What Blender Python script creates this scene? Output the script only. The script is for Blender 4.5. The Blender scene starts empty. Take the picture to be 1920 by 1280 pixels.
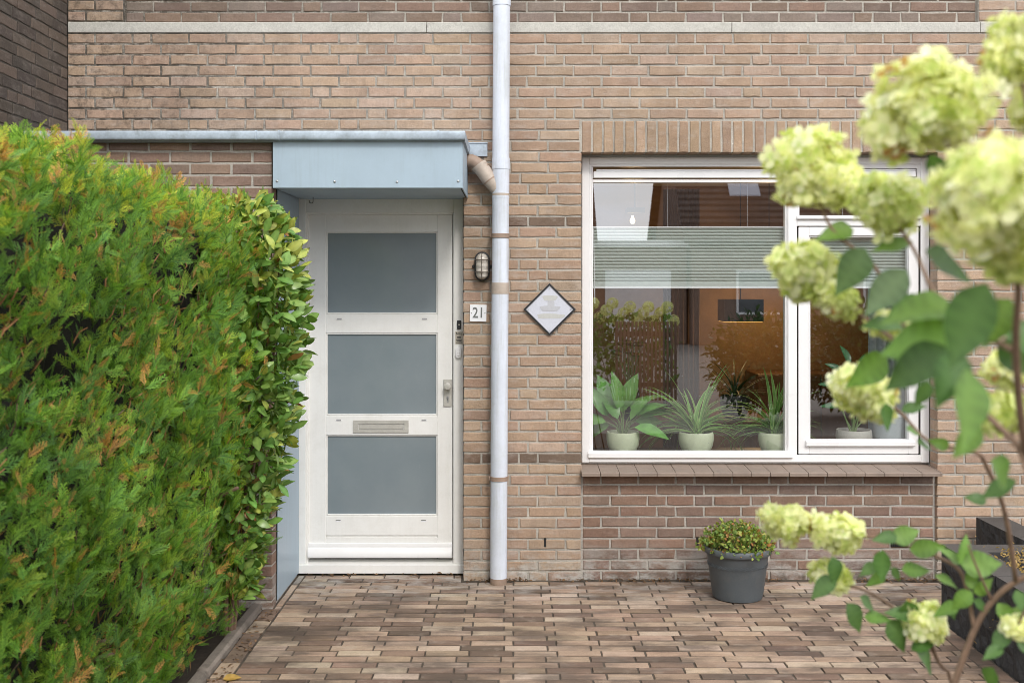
import bpy, math, random
import numpy as np
from mathutils import Matrix, Vector
R = math.radians
rnd = random.Random(21)
rng = np.random.default_rng(21)
SC = bpy.context.scene
COL = SC.collection

# ------------------------------------------------------------------ camera, sky, sun, exposure
F, CX, CY, EYE = 2016.0, 964.0, 542.0, 1.7     # focal length and principal point in pixels of a 1920 wide picture
cam_d = bpy.data.cameras.new('camera'); cam = bpy.data.objects.new('camera', cam_d); COL.objects.link(cam)
cam.location = (0, 0, EYE); cam.rotation_euler = (R(90), 0, 0)
cam_d.sensor_width = 36; cam_d.lens = F * 36 / 1920
cam_d.shift_x = -(CX - 960) / 1920; cam_d.shift_y = (CY - 640) / 1920
cam_d.clip_start = 0.05; cam_d.clip_end = 400
cam_d.dof.use_dof = True; cam_d.dof.focus_distance = 6.3; cam_d.dof.aperture_fstop = 4.3
SC.camera = cam
SUN_EL, SUN_ROT = R(42), R(163)
world = bpy.data.worlds.new('World'); SC.world = world; world.use_nodes = True
wt = world.node_tree; wt.nodes.clear()
w_out = wt.nodes.new('ShaderNodeOutputWorld'); w_bg = wt.nodes.new('ShaderNodeBackground')
w_sky = wt.nodes.new('ShaderNodeTexSky'); w_sky.sky_type = 'NISHITA'; w_sky.sun_disc = False
w_sky.sun_elevation = SUN_EL; w_sky.sun_rotation = SUN_ROT; w_sky.dust_density = 2.0
w_hs = wt.nodes.new('ShaderNodeHueSaturation'); w_hs.inputs['Saturation'].default_value = 0.42
w_tc = wt.nodes.new('ShaderNodeTexCoord'); w_mp = wt.nodes.new('ShaderNodeMapping'); w_mp.inputs['Scale'].default_value = (1, 1, 2.6)
w_no = wt.nodes.new('ShaderNodeTexNoise'); w_no.inputs['Scale'].default_value = 4.5; w_no.inputs['Detail'].default_value = 7
w_rm = wt.nodes.new('ShaderNodeMapRange'); w_rm.inputs['From Min'].default_value = 0.36; w_rm.inputs['From Max'].default_value = 0.58
w_mx = wt.nodes.new('ShaderNodeMix'); w_mx.data_type = 'RGBA'; w_mx.inputs[7].default_value = (12.6, 12.8, 13.2, 1)
L = wt.links.new
L(w_sky.outputs[0], w_hs.inputs['Color']); L(w_tc.outputs['Generated'], w_mp.inputs[0]); L(w_mp.outputs[0], w_no.inputs['Vector'])
L(w_no.outputs['Fac'], w_rm.inputs['Value']); L(w_rm.outputs[0], w_mx.inputs[0]); L(w_hs.outputs[0], w_mx.inputs[6])
L(w_mx.outputs[2], w_bg.inputs['Color']); L(w_bg.outputs[0], w_out.inputs[0])
w_bg.inputs['Strength'].default_value = 0.15
sun_d = bpy.data.lights.new('sun', 'SUN'); sun = bpy.data.objects.new('sun', sun_d); COL.objects.link(sun)
sun_d.energy = 1.25; sun_d.angle = R(11); sun_d.color = (1.0, 0.955, 0.89)
sv = Vector((math.sin(SUN_ROT) * math.cos(SUN_EL), math.cos(SUN_ROT) * math.cos(SUN_EL), math.sin(SUN_EL)))
sun.rotation_euler = sv.to_track_quat('Z', 'Y').to_euler(); sun.location = (4, -8, 14)
VS = SC.view_settings
VS.view_transform = 'Standard'; VS.look = 'None'; VS.gamma = 1; VS.use_curve_mapping = False; VS.exposure = 0.30
SC.cycles.use_denoising = True; SC.cycles.filter_width = 0.85; SC.cycles.sample_clamp_indirect = 5.0; SC.cycles.max_bounces = 8; SC.cycles.transparent_max_bounces = 12; SC.cycles.caustics_reflective = False; SC.cycles.caustics_refractive = False

def X(px, Y): return (px - CX) * Y / F          # measured picture columns and rows -> metres on the plane at distance Y
def Z(py, Y): return EYE - (py - CY) * Y / F
def P(px, py, Y): return Vector((X(px, Y), Y, Z(py, Y)))

# ------------------------------------------------------------------ materials
class NT:
    def __init__(s, name):
        s.m = bpy.data.materials.new(name); s.m.use_nodes = True; s.t = s.m.node_tree; s.t.nodes.clear()
        s.out = s.t.nodes.new('ShaderNodeOutputMaterial')
    def n(s, kind, ins=None, **props):
        nd = s.t.nodes.new('ShaderNode' + kind)
        for k, v in props.items(): setattr(nd, k, v)
        for k, v in (ins or {}).items(): s.set(nd.inputs[k], v)
        return nd
    def set(s, sock, v):
        if isinstance(v, bpy.types.NodeSocket): s.t.links.new(v, sock)
        elif isinstance(v, bpy.types.Node): s.t.links.new(v.outputs[0], sock)
        elif isinstance(v, (tuple, list)) and sock.type == 'RGBA' and len(v) == 3: sock.default_value = (*v, 1)
        else: sock.default_value = v
    def mix(s, fac, a, b, blend='MIX'):
        nd = s.t.nodes.new('ShaderNodeMix'); nd.data_type = 'RGBA'; nd.blend_type = blend
        s.set(nd.inputs[0], fac); s.set(nd.inputs[6], a); s.set(nd.inputs[7], b); return nd.outputs[2]
    def math(s, op, a, b=0.0, clamp=False):
        nd = s.t.nodes.new('ShaderNodeMath'); nd.operation = op; nd.use_clamp = clamp
        s.set(nd.inputs[0], a); s.set(nd.inputs[1], b); return nd.outputs[0]
    def noise(s, vec, scale, detail=4, rough=.55):
        nd = s.n('TexNoise', {'Vector': vec, 'Scale': scale, 'Detail': detail, 'Roughness': rough}); return nd.outputs['Fac']
    def rng(s, v, a, b, c=0.0, d=1.0):
        nd = s.n('MapRange', {'Value': v, 'From Min': a, 'From Max': b, 'To Min': c, 'To Max': d}); return nd.outputs[0]
    def pos(s): return s.n('NewGeometry').outputs['Position']
    def objc(s): return s.n('TexCoord').outputs['Object']
    def sep(s, v):
        nd = s.n('SeparateXYZ', {0: v}); return nd.outputs
    def scl(s, v, sc):
        return s.n('Mapping', {'Vector': v, 'Scale': sc}).outputs[0]
    def bump(s, h, strength=.3, dist=.003):
        return s.n('Bump', {'Height': h, 'Strength': strength, 'Distance': dist}).outputs[0]
    def src(s, src, col):
        if src == 'obj': return s.mix(1.0, s.n('ObjectInfo').outputs['Color'], s.n('Attribute', attribute_name='Col').outputs['Color'], 'MULTIPLY')
        if src == 'attr': return s.n('Attribute', attribute_name='Col').outputs['Color']
        return col
    def gray(s, v):
        nd = s.n('CombineColor', {0: v, 1: v, 2: v}); return nd.outputs[0]
    def pr(s, **k):
        nd = s.n('BsdfPrincipled')
        for a, b in k.items():
            s.set(nd.inputs[{'col': 'Base Color', 'rough': 'Roughness', 'metal': 'Metallic', 'nrm': 'Normal', 'spec': 'Specular IOR Level', 'em': 'Emission Color', 'ems': 'Emission Strength', 'coat': 'Coat Weight', 'sheen': 'Sheen Weight'}[a]], b)
        return nd
    def end(s, sh):
        s.t.links.new(sh.outputs[0] if isinstance(sh, bpy.types.Node) else sh, s.out.inputs[0]); return s.m

def pbr(name, col, rough=.5, metal=0.0, var=.10, vs=7, fine=.06, fs=90, bump=0, bs=120, src=None, coord='pos', spec=.5, dirt=0, dirtcol=(.12, .1, .08), ds=14, streak=0, streakcol=(.2, .2, .18)):
    n = NT(name); v = n.pos() if coord == 'pos' else n.objc()
    c = n.src(src, col)
    a = n.noise(v, vs, 5); f = n.noise(v, fs, 3)
    k = n.math('ADD', n.rng(a, .25, .75, 1 - var, 1 + var), n.rng(f, .25, .75, -fine, fine))
    c = n.mix(1.0, c, n.gray(k), 'MULTIPLY')
    if dirt:
        d = n.rng(n.noise(v, ds, 8, .7), .5, .72, 0, dirt)
        c = n.mix(d, c, dirtcol)
    if streak:
        q = n.noise(n.scl(v, (1, 1, .055)), 34, 6, .7); q2 = n.noise(v, 2.3, 4)
        c = n.mix(n.math('MULTIPLY', n.rng(q, .48, .72), n.rng(q2, .32, .55, 0, streak)), c, streakcol)
    p = n.pr(col=c, rough=n.rng(a, .3, .7, rough * .85, min(1, rough * 1.15)), metal=metal, spec=spec)
    if bump: n.set(p.inputs['Normal'], n.bump(n.noise(v, bs, 4), bump, .002))
    return n.end(p)

def brick_mat(name, src, lo_eff=0.0, lichen=0.0, bloom=.46):
    n = NT(name); v = n.pos(); c = n.src(src, (.4, .3, .2)); xyz = n.sep(v)
    a = n.noise(v, 9, 5, .6); f = n.noise(v, 70, 5, .7); g = n.noise(v, 260, 2)
    k = n.math('ADD', n.rng(a, .25, .75, .86, 1.12), n.rng(f, .25, .75, -.17, .17))
    c = n.mix(1.0, c, n.gray(k), 'MULTIPLY')
    big = n.noise(n.scl(v, (1, 1, 1.6)), 1.5, 5, .65)
    c = n.mix(1.0, c, n.gray(n.rng(big, .3, .7, .84, 1.12)), 'MULTIPLY')
    c = n.mix(n.rng(n.noise(n.scl(v, (1, 1, 2.4)), 9, 7, .7), .50, .74, 0, bloom), c, (.52, .455, .40))           # pale bloom on some faces
    run = n.noise(n.scl(v, (1, 1, .07)), 9, 6, .7)
    c = n.mix(n.math('MULTIPLY', n.rng(run, .5, .72, 0, .42), n.rng(big, .35, .6)), c, (.17, .13, .10))
    c = n.mix(n.rng(n.noise(v, 17, 7, .75), .60, .78, 0, .42), c, (.13, .10, .08))                                # soot freckles
    c = n.mix(n.rng(g, .64, .74, 0, .4), c, (.10, .08, .065))
    if lo_eff:
        lo = n.math('MULTIPLY', n.rng(xyz[2], .05, .22, 1, 0), n.rng(n.noise(n.scl(v, (1, 1, 2)), 7, 7, .75), .43, .60), True)
        c = n.mix(n.math('MULTIPLY', lo, lo_eff), c, (.50, .485, .45))
        gr = n.math('MULTIPLY', n.rng(xyz[2], .0, .2, 1, 0), n.rng(n.noise(v, 13, 7, .7), .5, .68), True)
        c = n.mix(n.math('MULTIPLY', gr, .85), c, (.11, .095, .075))
    if lichen:
        li = n.math('MULTIPLY', n.rng(xyz[0], -1.0, -2.6, 0, 1), n.rng(n.noise(v, 21, 8, .78), .47, .66), True)
        c = n.mix(n.math('MULTIPLY', li, lichen), c, (.07, .056, .045))
    h = n.math('ADD', f, n.math('MULTIPLY', g, .5))
    return n.end(n.pr(col=c, rough=.9, spec=.25, nrm=n.bump(h, .9, .004)))

def mortar_mat(name, col, dark=(.09, .075, .06), lichen=.0, grime=.35):
    n = NT(name); v = n.pos(); xyz = n.sep(v)
    f = n.noise(v, 130, 5, .7); a = n.noise(v, 5, 5)
    c = n.mix(1.0, col, n.gray(n.math('ADD', n.rng(a, .3, .7, .85, 1.1), n.rng(f, .25, .75, -.25, .25))), 'MULTIPLY')
    c = n.mix(n.rng(n.noise(v, 8, 8, .75), .5, .7, 0, grime), c, dark)
    if lichen:
        li = n.math('MULTIPLY', n.rng(xyz[0], 0.2, -2.2, 0.12, 1), n.rng(n.noise(v, 12, 7, .75), .36, .56), True)
        c = n.mix(n.math('MULTIPLY', li, lichen), c, dark)
    c = n.mix(n.rng(n.noise(v, 55, 2), .73, .77), c, (.7, .68, .62))
    return n.end(n.pr(col=c, rough=.95, spec=.2, nrm=n.bump(f, .9, .005)))

def paver_mat(name, src):
    n = NT(name); v = n.pos(); c = n.src(src, (.4, .3, .25)); vs = n.scl(v, (1, 2.2, 1))
    big = n.noise(vs, 2.1, 6, .62); mid = n.noise(n.scl(v, (1, 1.6, 1)), 8, 6, .7); f = n.noise(v, 160, 4, .7)
    c = n.mix(1.0, c, n.gray(n.math('ADD', n.rng(mid, .3, .7, .84, 1.14), n.rng(f, .25, .75, -.22, .22))), 'MULTIPLY')
    c = n.mix(n.rng(mid, .52, .74, 0, .55), c, (.47, .39, .32))
    c = n.mix(n.rng(n.math('ADD', big, n.math('MULTIPLY', mid, .35)), .62, .80, 0, .72), c, (.085, .064, .050))
    c = n.mix(n.rng(n.noise(v, 230, 2), .68, .75, 0, .5), c, (.06, .05, .04))
    wl = n.math('MULTIPLY', n.rng(n.sep(v)[1], 5.75, 6.25), n.rng(n.noise(vs, 5, 6, .7), .45, .62), True)
    c = n.mix(n.math('MULTIPLY', wl, .55), c, (.50, .47, .43))
    return n.end(n.pr(col=c, rough=.88, spec=.3, nrm=n.bump(n.math('ADD', f, mid), .5, .003)))

def leaf_mat(name, src='attr', trans=.3, rough=.45, var=.18, tc=(1.5, 1.5, .7), spec=.4):
    n = NT(name); v = n.pos(); c = n.src(src, (.06, .12, .03))
    c = n.mix(1.0, c, n.gray(n.rng(n.noise(v, 22, 4), .25, .75, 1 - var, 1 + var)), 'MULTIPLY')
    p = n.pr(col=c, rough=rough, spec=spec)
    t = n.n('BsdfTranslucent', {'Color': n.mix(1.0, c, tc, 'MULTIPLY')})
    return n.end(n.n('MixShader', {0: trans, 1: p.outputs[0], 2: t.outputs[0]}))

def glass_mat(name):
    n = NT(name); v = n.pos()
    fr = n.n('LayerWeight', {'Blend': .5})
    gl = n.n('BsdfGlossy', {'Roughness': .0, 'Color': (.95, .97, 1)})
    tr = n.n('BsdfTransparent', {'Color': (.96, .98, .97)})
    fac = n.math('ADD', n.math('MULTIPLY', n.math('POWER', fr.outputs['Facing'], 4.0), .75), .25, True)
    mx = n.n('MixShader', {0: fac, 1: tr.outputs[0], 2: gl.outputs[0]})
    # dried rain spots on the pane
    sp = n.rng(n.noise(v, 75, 2, .5), .72, .745, 0, .55)
    lo = n.rng(n.sep(v)[2], 1.8, .9)
    df = n.n('BsdfDiffuse', {'Color': (.55, .55, .52)})
    return n.end(n.n('MixShader', {0: n.math('MULTIPLY', sp, lo), 1: mx.outputs[0], 2: df.outputs[0]}))

def emit_mat(name, col, st):
    n = NT(name); return n.end(n.n('Emission', {'Color': (*col, 1), 'Strength': st}))

M = {}
M['brick_o'] = brick_mat('house brick', 'obj', .85, .75); M['brick_a'] = brick_mat('house brick joined', 'attr', .85, .75)
M['red_o'] = brick_mat('red brown brick', 'obj', .85, 0, .18); M['red_a'] = brick_mat('red brown brick joined', 'attr', .85, 0, .18)
M['mortar'] = mortar_mat('mortar', (.49, .455, .40), lichen=.93, grime=.30)
M['mortar_light'] = mortar_mat('light mortar', (.46, .425, .38), grime=.2)
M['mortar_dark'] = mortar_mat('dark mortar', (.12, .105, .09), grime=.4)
M['concrete'] = pbr('pale concrete', (.50, .485, .44), .9, var=.14, vs=5, fine=.16, fs=140, bump=.4, dirt=.25, ds=30)
M['kerb'] = pbr('kerb concrete', (.22, .185, .155), .9, var=.25, vs=7, fine=.22, fs=120, bump=.5, dirt=.7, dirtcol=(.08, .065, .05), ds=9)
M['paver_o'] = paver_mat('paver', 'obj'); M['paver_a'] = paver_mat('paver joined', 'attr')
M['sand'] = pbr('joint sand', (.085, .067, .05), 1, var=.4, vs=10, fine=.3, fs=200, bump=.5)
M['cage'] = pbr('tarnished wire', (.12, .095, .075), .5, metal=.3, var=.3, vs=40)
M['soil'] = pbr('soil', (.05, .037, .027), 1, var=.4, vs=20, fine=.4, fs=120, bump=1, bs=60)
M['ground'] = pbr('street paving', (.20, .18, .16), .95, var=.15, vs=2, fine=.2, fs=60)
M['cream'] = pbr('cream paint', (.845, .838, .81), .38, var=.035, vs=4, fine=.015, fs=60, bump=.05, bs=220, dirt=.16, dirtcol=(.5, .46, .39), ds=7, streak=.10, streakcol=(.5, .46, .38))
M['white'] = pbr('white paint', (.83, .82, .815), .32, var=.03, vs=4, fine=.012, fs=60, dirt=.08, dirtcol=(.5, .47, .42), ds=7)
M['dark_gap'] = pbr('dark gap', (.02, .018, .016), .9)
M['sheet'] = pbr('blue grey coated sheet', (.37, .468, .548), .42, var=.06, vs=3, fine=.02, fs=80, dirt=.16, dirtcol=(.25, .3, .33), ds=5, streak=.28, streakcol=(.25, .30, .33), bump=.03, bs=6)
M['zinc'] = pbr('weathered zinc', (.40, .465, .53), .5, metal=.18, var=.22, vs=9, fine=.10, fs=70, bump=.15, bs=40, dirt=.55, dirtcol=(.16, .17, .17), ds=11)
M['pipe'] = pbr('grey white pvc', (.66, .70, .78), .42, var=.07, vs=5, fine=.03, fs=60, dirt=.30, dirtcol=(.47, .50, .44), ds=9, streak=.55, streakcol=(.40, .415, .37))
M['pipe_dirty'] = pbr('soiled pvc', (.50, .42, .35), .55, var=.15, vs=12, fine=.06, dirt=.5, dirtcol=(.30, .22, .16), ds=16)
M['pipe_brown'] = pbr('brown soiled pvc', (.34, .245, .185), .6, var=.15, vs=14, fine=.08, dirt=.5, dirtcol=(.2, .13, .09), ds=14)
M['steel'] = pbr('brushed steel', (.58, .56, .51), .4, metal=.3, var=.08, vs=20, fine=.05)
M['screw'] = pbr('screw steel', (.55, .56, .57), .35, metal=.8)
M['black'] = pbr('black plastic', (.022, .022, .024), .45, fine=.02)
M['white_plastic'] = pbr('white plastic', (.85, .85, .86), .3, var=.02, fine=0)
M['sign_white'] = pbr('white enamel', (.87, .88, .90), .25, var=.02, fine=.01)
M['ink'] = pbr('dark grey ink', (.16, .165, .16), .5, fine=0)
M['ink_black'] = pbr('black ink', (.03, .03, .03), .6, fine=0)
M['sticker'] = pbr('faded sticker', (.47, .43, .36), .5, var=.05)
M['plate'] = pbr('lilac grey plate', (.58, .595, .66), .35, var=.04, vs=8)
M['smudge'] = pbr('faded grey print', (.47, .475, .50), .4, var=.05)
M['smudge_warm'] = pbr('faded beige print', (.50, .50, .475), .4, var=.05)
M['frost'] = None
n = NT('frosted glass'); v = n.pos()
c = n.mix(n.rng(n.noise(v, 4, 5), .3, .7), (.195, .236, .258), (.232, .272, .292))
sm = n.rng(n.noise(n.scl(v, (3, 1, 1)), 9, 7, .75), .6, .75, 0, .12)
M['frost'] = n.end(n.pr(col=n.mix(sm, c, (.4, .42, .42)), rough=.30, spec=.5, coat=.55))
M['glass'] = glass_mat('window glass')
n = NT('lamp glass'); v = n.pos(); zz = n.sep(v)[2]
wv = n.math('SINE', n.math('MULTIPLY', zz, 900.0))
M['lamp_glass'] = n.end(n.pr(col=n.mix(n.rng(n.noise(v, 30), .3, .7), (.62, .57, .50), (.44, .39, .33)), rough=.18, nrm=n.bump(wv, .5, .004), coat=.5))
n = NT('pleated blind fabric'); v = n.pos()
cc = n.mix(n.rng(n.noise(v, 30), .3, .7), (.72, .80, .765), (.78, .85, .81))
M['blind'] = n.end(n.n('MixShader', {0: .35, 1: n.pr(col=cc, rough=.8).outputs[0], 2: n.n('BsdfTranslucent', {'Color': cc}).outputs[0]}))
M['sill_tile'] = pbr('sill tile', (.262, .20, .16), .65, var=.12, vs=10, fine=.08, fs=120, bump=.2, dirt=.35, dirtcol=(.13, .1, .085), ds=13)
M['pot_grey'] = pbr('dark grey plastic pot', (.098, .112, .122), .55, var=.10, vs=9, fine=.06, fs=120, bump=.1, dirt=.25, dirtcol=(.2, .19, .175), ds=12)
M['pot_green'] = pbr('pale green ceramic', (.68, .73, .52), .38, var=.05, vs=12, fine=.07, fs=140, bump=.06)
M['pot_stone'] = pbr('pale stone pot', (.55, .52, .47), .7, var=.08, fine=.08)
M['block'] = pbr('black split block', (.040, .038, .038), .85, var=.45, vs=14, fine=.4, fs=90, bump=1.0, bs=45, dirt=.3, dirtcol=(.08, .075, .07), ds=20)
M['block_top'] = pbr('charcoal block top', (.075, .066, .06), .85, var=.25, vs=10, fine=.25, fs=130, bump=.5, bs=120)
M['leaf'] = leaf_mat('leaf'); M['leaf_o'] = leaf_mat('leaf by object', 'obj'); M['leaf_gloss'] = leaf_mat('glossy leaf', 'obj', .16, .3)
M['leaf_gloss_a'] = leaf_mat('glossy leaf joined', 'attr', .16, .3)
M['thuja'] = leaf_mat('conifer spray', 'attr', .34, .6, .2, spec=.2)
M['petal'] = leaf_mat('petal', 'attr', .38, .6, .10, tc=(1.35, 1.32, .95), spec=.2)
M['twig'] = pbr('twig', (.17, .105, .07), .8, var=.2, vs=30, fine=.15, bump=.4)
M['twig_orange'] = pbr('orange brown twig', (.36, .17, .07), .8, var=.25, vs=30, fine=.15)
M['hedge_core'] = pbr('hedge core shade', (.010, .008, .005), 1, var=.4, vs=25, fine=.4, bump=1, bs=50)  # near black: deep shade between the sprays put into the colour
M['stem_brown'] = pbr('woody stem', (.20, .125, .08), .75, var=.2, vs=40, fine=.15, bump=.3)
M['stem_green'] = pbr('green stalk', (.16, .24, .07), .5, var=.1)
M['room_wall'] = pbr('warm plaster', (.30, .19, .105), .9, var=.2)
M['room_ceiling'] = pbr('ceiling paint', (.55, .53, .5), .9)
M['room_floor'] = pbr('wooden floor', (.16, .09, .05), .5, var=.2)
M['wood'] = pbr('brown wood', (.17, .085, .04), .4, var=.25, vs=12, coord='obj')
M['curtain'] = pbr('brown curtain', (.17, .10, .055), .95, var=.15, vs=14)
M['curtain_pale'] = pbr('pale curtain', (.52, .56, .58), .95, var=.08)
M['dark_sill'] = pbr('dark stone sill', (.03, .028, .028), .35, var=.3, vs=60, fine=.3)
M['lamp_glow'] = emit_mat('lit lamp shade', (1.0, .52, .13), 1.1)
M['bulb'] = emit_mat('lit bulb', (1.0, .74, .3), 2.6)
M['far_brick'] = pbr('far brick', (.24, .16, .12), .9, var=.15)
M['roof_tile'] = None
n = NT('dark brown roof tiles'); v = n.pos(); z3 = n.sep(v)
rows = n.math('SINE', n.math('MULTIPLY', z3[2], 30.0))
M['roof_tile'] = n.end(n.pr(col=n.mix(n.rng(n.noise(v, 3), .3, .7), (.085, .05, .035), (.12, .07, .048)), rough=.7, nrm=n.bump(rows, .8, .05)))
M['fence_wood'] = pbr('fence wood', (.26, .17, .12), .85, var=.2, vs=8)
M['far_glass'] = pbr('far window glass', (.08, .09, .1), .05, spec=.8)

# ------------------------------------------------------------------ mesh helpers
class MB:
    def __init__(s): s.v = []; s.f = []; s.c = []; s.mi = []
    def add(s, vs, fs, col=None, mi=0):
        o = len(s.v); s.v += [tuple(p) for p in vs]; s.f += [tuple(i + o for i in f) for f in fs]
        s.c += [col or (1, 1, 1)] * len(vs); s.mi += [mi] * len(fs); return s
    def box(s, x0, x1, y0, y1, z0, z1, b=0.0, col=None, mi=0):
        if x1 < x0: x0, x1 = x1, x0
        if y1 < y0: y0, y1 = y1, y0
        if z1 < z0: z0, z1 = z1, z0
        if not b:
            vs = [(x, y, z) for z in (z0, z1) for y in (y0, y1) for x in (x0, x1)]
            return s.add(vs, [(0, 2, 3, 1), (4, 5, 7, 6), (0, 1, 5, 4), (2, 6, 7, 3), (0, 4, 6, 2), (1, 3, 7, 5)], col, mi)
        b = min(b, (x1 - x0) * .45, (y1 - y0) * .45, (z1 - z0) * .45)
        vs = []; idx = {}
        for sx in (0, 1):
            for sy in (0, 1):
                for sz in (0, 1):
                    c = ((x0, x1)[sx], (y0, y1)[sy], (z0, z1)[sz]); d = [b * (1 - 2 * sx), b * (1 - 2 * sy), b * (1 - 2 * sz)]
                    for ax in range(3):
                        p = [c[i] + (0 if i == ax else d[i]) for i in range(3)]
                        idx[(sx, sy, sz, ax)] = len(vs); vs.append(p)
        fs = []
        for ax in range(3):
            u, w = [i for i in range(3) if i != ax]
            for sgn in (0, 1):
                q = []
                for (a, e) in ((0, 0), (1, 0), (1, 1), (0, 1)):
                    k = [0, 0, 0]; k[ax] = sgn; k[u] = a; k[w] = e; q.append(idx[(*k, ax)])
                flip = (sgn == 0) ^ (ax == 1)
                fs.append(tuple(reversed(q)) if flip else tuple(q))
        for ax in range(3):           # edge chamfers run along ax
            u, w = [i for i in range(3) if i != ax]
            for a in (0, 1):
                for e in (0, 1):
                    k0 = [0, 0, 0]; k1 = [0, 0, 0]; k1[ax] = 1
                    for k in (k0, k1): k[u] = a; k[w] = e
                    fs.append((idx[(*k0, u)], idx[(*k1, u)], idx[(*k1, w)], idx[(*k0, w)]))
        for sx in (0, 1):
            for sy in (0, 1):
                for sz in (0, 1): fs.append(tuple(idx[(sx, sy, sz, a)] for a in range(3)))
        return s.add(vs, fs, col, mi)
    def tube(s, pts, rad, n=8, cap=True, col=None, mi=0):
        pts = [Vector(p) for p in pts]; m = len(pts)
        rr = rad if isinstance(rad, (list, tuple)) else [rad] * m
        vs = []; ref = None
        for i, p in enumerate(pts):
            t = (pts[min(i + 1, m - 1)] - pts[max(i - 1, 0)]).normalized()
            if ref is None: ref = Vector((0, 0, 1)) if abs(t.z) < .9 else Vector((1, 0, 0))
            u = t.cross(ref).normalized(); w = u.cross(t); ref = w
            for k in range(n):
                a = 2 * math.pi * k / n
                vs.append(p + u * math.cos(a) * rr[i] + w * math.sin(a) * rr[i])
        fs = [(i * n + k, i * n + (k + 1) % n, (i + 1) * n + (k + 1) % n, (i + 1) * n + k) for i in range(m - 1) for k in range(n)]
        if cap: fs += [tuple(reversed(range(n))), tuple(range((m - 1) * n, m * n))]
        return s.add(vs, fs, col, mi)
    def lathe(s, prof, c=(0, 0, 0), n=32, sx=1, sy=1, col=None, mi=0):
        vs = [(c[0] + r * math.cos(2 * math.pi * k / n) * sx, c[1] + r * math.sin(2 * math.pi * k / n) * sy, c[2] + z) for r, z in prof for k in range(n)]
        fs = [(i * n + k, i * n + (k + 1) % n, (i + 1) * n + (k + 1) % n, (i + 1) * n + k) for i in range(len(prof) - 1) for k in range(n)]
        if prof[0][0] > 0: fs.append(tuple(reversed(range(n))))
        if prof[-1][0] > 0: fs.append(tuple(range((len(prof) - 1) * n, len(prof) * n)))
        return s.add(vs, fs, col, mi)
    def prism(s, outline, y0, y1, mi=0):          # outline of (x, z), extruded along y, front at y0
        k = len(outline)
        vs = [(x, y0, z) for x, z in outline] + [(x, y1, z) for x, z in outline]
        fs = [tuple(range(k)), tuple(reversed(range(k, 2 * k)))] + [(i, k + i, k + (i + 1) % k, (i + 1) % k) for i in range(k)]
        return s.add(vs, fs, None, mi)
    def mesh(s, name, mats, smooth=False, fix=True):
        me = bpy.data.meshes.new(name); me.from_pydata(s.v, [], s.f)
        for m in (mats if isinstance(mats, (list, tuple)) else [mats]): me.materials.append(m)
        if any(s.mi): me.polygons.foreach_set('material_index', s.mi)
        if fix:
            import bmesh
            bm = bmesh.new(); bm.from_mesh(me); bmesh.ops.recalc_face_normals(bm, faces=bm.faces); bm.to_mesh(me); bm.free()
        at = me.color_attributes.new('Col', 'FLOAT_COLOR', 'POINT')
        at.data.foreach_set('color', np.c_[np.array(s.c, dtype=np.float32).reshape(-1, 3), np.ones(len(s.v), np.float32)].astype(np.float32).ravel())
        if smooth:
            me.polygons.foreach_set('use_smooth', [True] * len(me.polygons))
            if smooth != 2:
                try: me.set_sharp_from_angle(angle=R(40))
                except Exception: pass
        return me

def np_mesh(name, V, T, C, mat, smooth=False):
    me = bpy.data.meshes.new(name); nv, nt = len(V), len(T)
    me.vertices.add(nv); me.vertices.foreach_set('co', V.astype(np.float32).ravel())
    me.loops.add(nt * 3); me.loops.foreach_set('vertex_index', T.astype(np.int32).ravel())
    me.polygons.add(nt); me.polygons.foreach_set('loop_start', np.arange(0, nt * 3, 3, dtype=np.int32))
    if smooth: me.polygons.foreach_set('use_smooth', np.ones(nt, bool))
    me.materials.append(mat)
    at = me.color_attributes.new('Col', 'FLOAT_COLOR', 'POINT')
    at.data.foreach_set('color', np.c_[C, np.ones(nv)].astype(np.float32).ravel())
    me.update(calc_edges=True); me.validate(); return me

WL = {}
def link(name, me, parent=None, loc=(0, 0, 0), mat4=None, color=None, label=None, kind=None):
    o = bpy.data.objects.new(name, me); COL.objects.link(o)
    if mat4 is not None: o.matrix_basis = mat4
    else: o.location = loc
    if parent is not None:
        o.parent = parent
        o.matrix_parent_inverse = WL.get(parent.name, Matrix()).inverted()
    WL[o.name] = (mat4.copy() if mat4 is not None else Matrix.Translation(Vector(loc)))
    if color: o.color = (*color, 1)
    if label: o['label'] = label
    if kind: o['kind'] = kind
    return o
def thing(name, label, cat, loc=(0, 0, 0), group=None):
    o = link(name, None, loc=loc); o.empty_display_size = .1
    o['label'] = label; o['category'] = cat
    if group: o['group'] = group
    return o
def tag(o, label, cat, group=None):
    o['label'] = label; o['category'] = cat
    if group: o['group'] = group
    return o
def structure(name, me, label):
    o = link(name, me, kind='structure'); o['label'] = label; return o
def basis(axis, nrm, loc):
    x = Vector(axis).normalized(); z = Vector(nrm); z = (z - x * z.dot(x))
    if z.length < 1e-4: z = x.orthogonal()
    z.normalize(); y = z.cross(x)
    return Matrix(((x.x, y.x, z.x, loc[0]), (x.y, y.y, z.y, loc[1]), (x.z, y.z, z.z, loc[2]), (0, 0, 0, 1)))
def lerp(a, b, t): return tuple(p + (q - p) * t for p, q in zip(a, b))
def jit(c, d=.06):
    k = 1 + rnd.uniform(-d, d); return tuple(max(0, p * k * (1 + rnd.uniform(-d, d) * .35)) for p in c)

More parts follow.
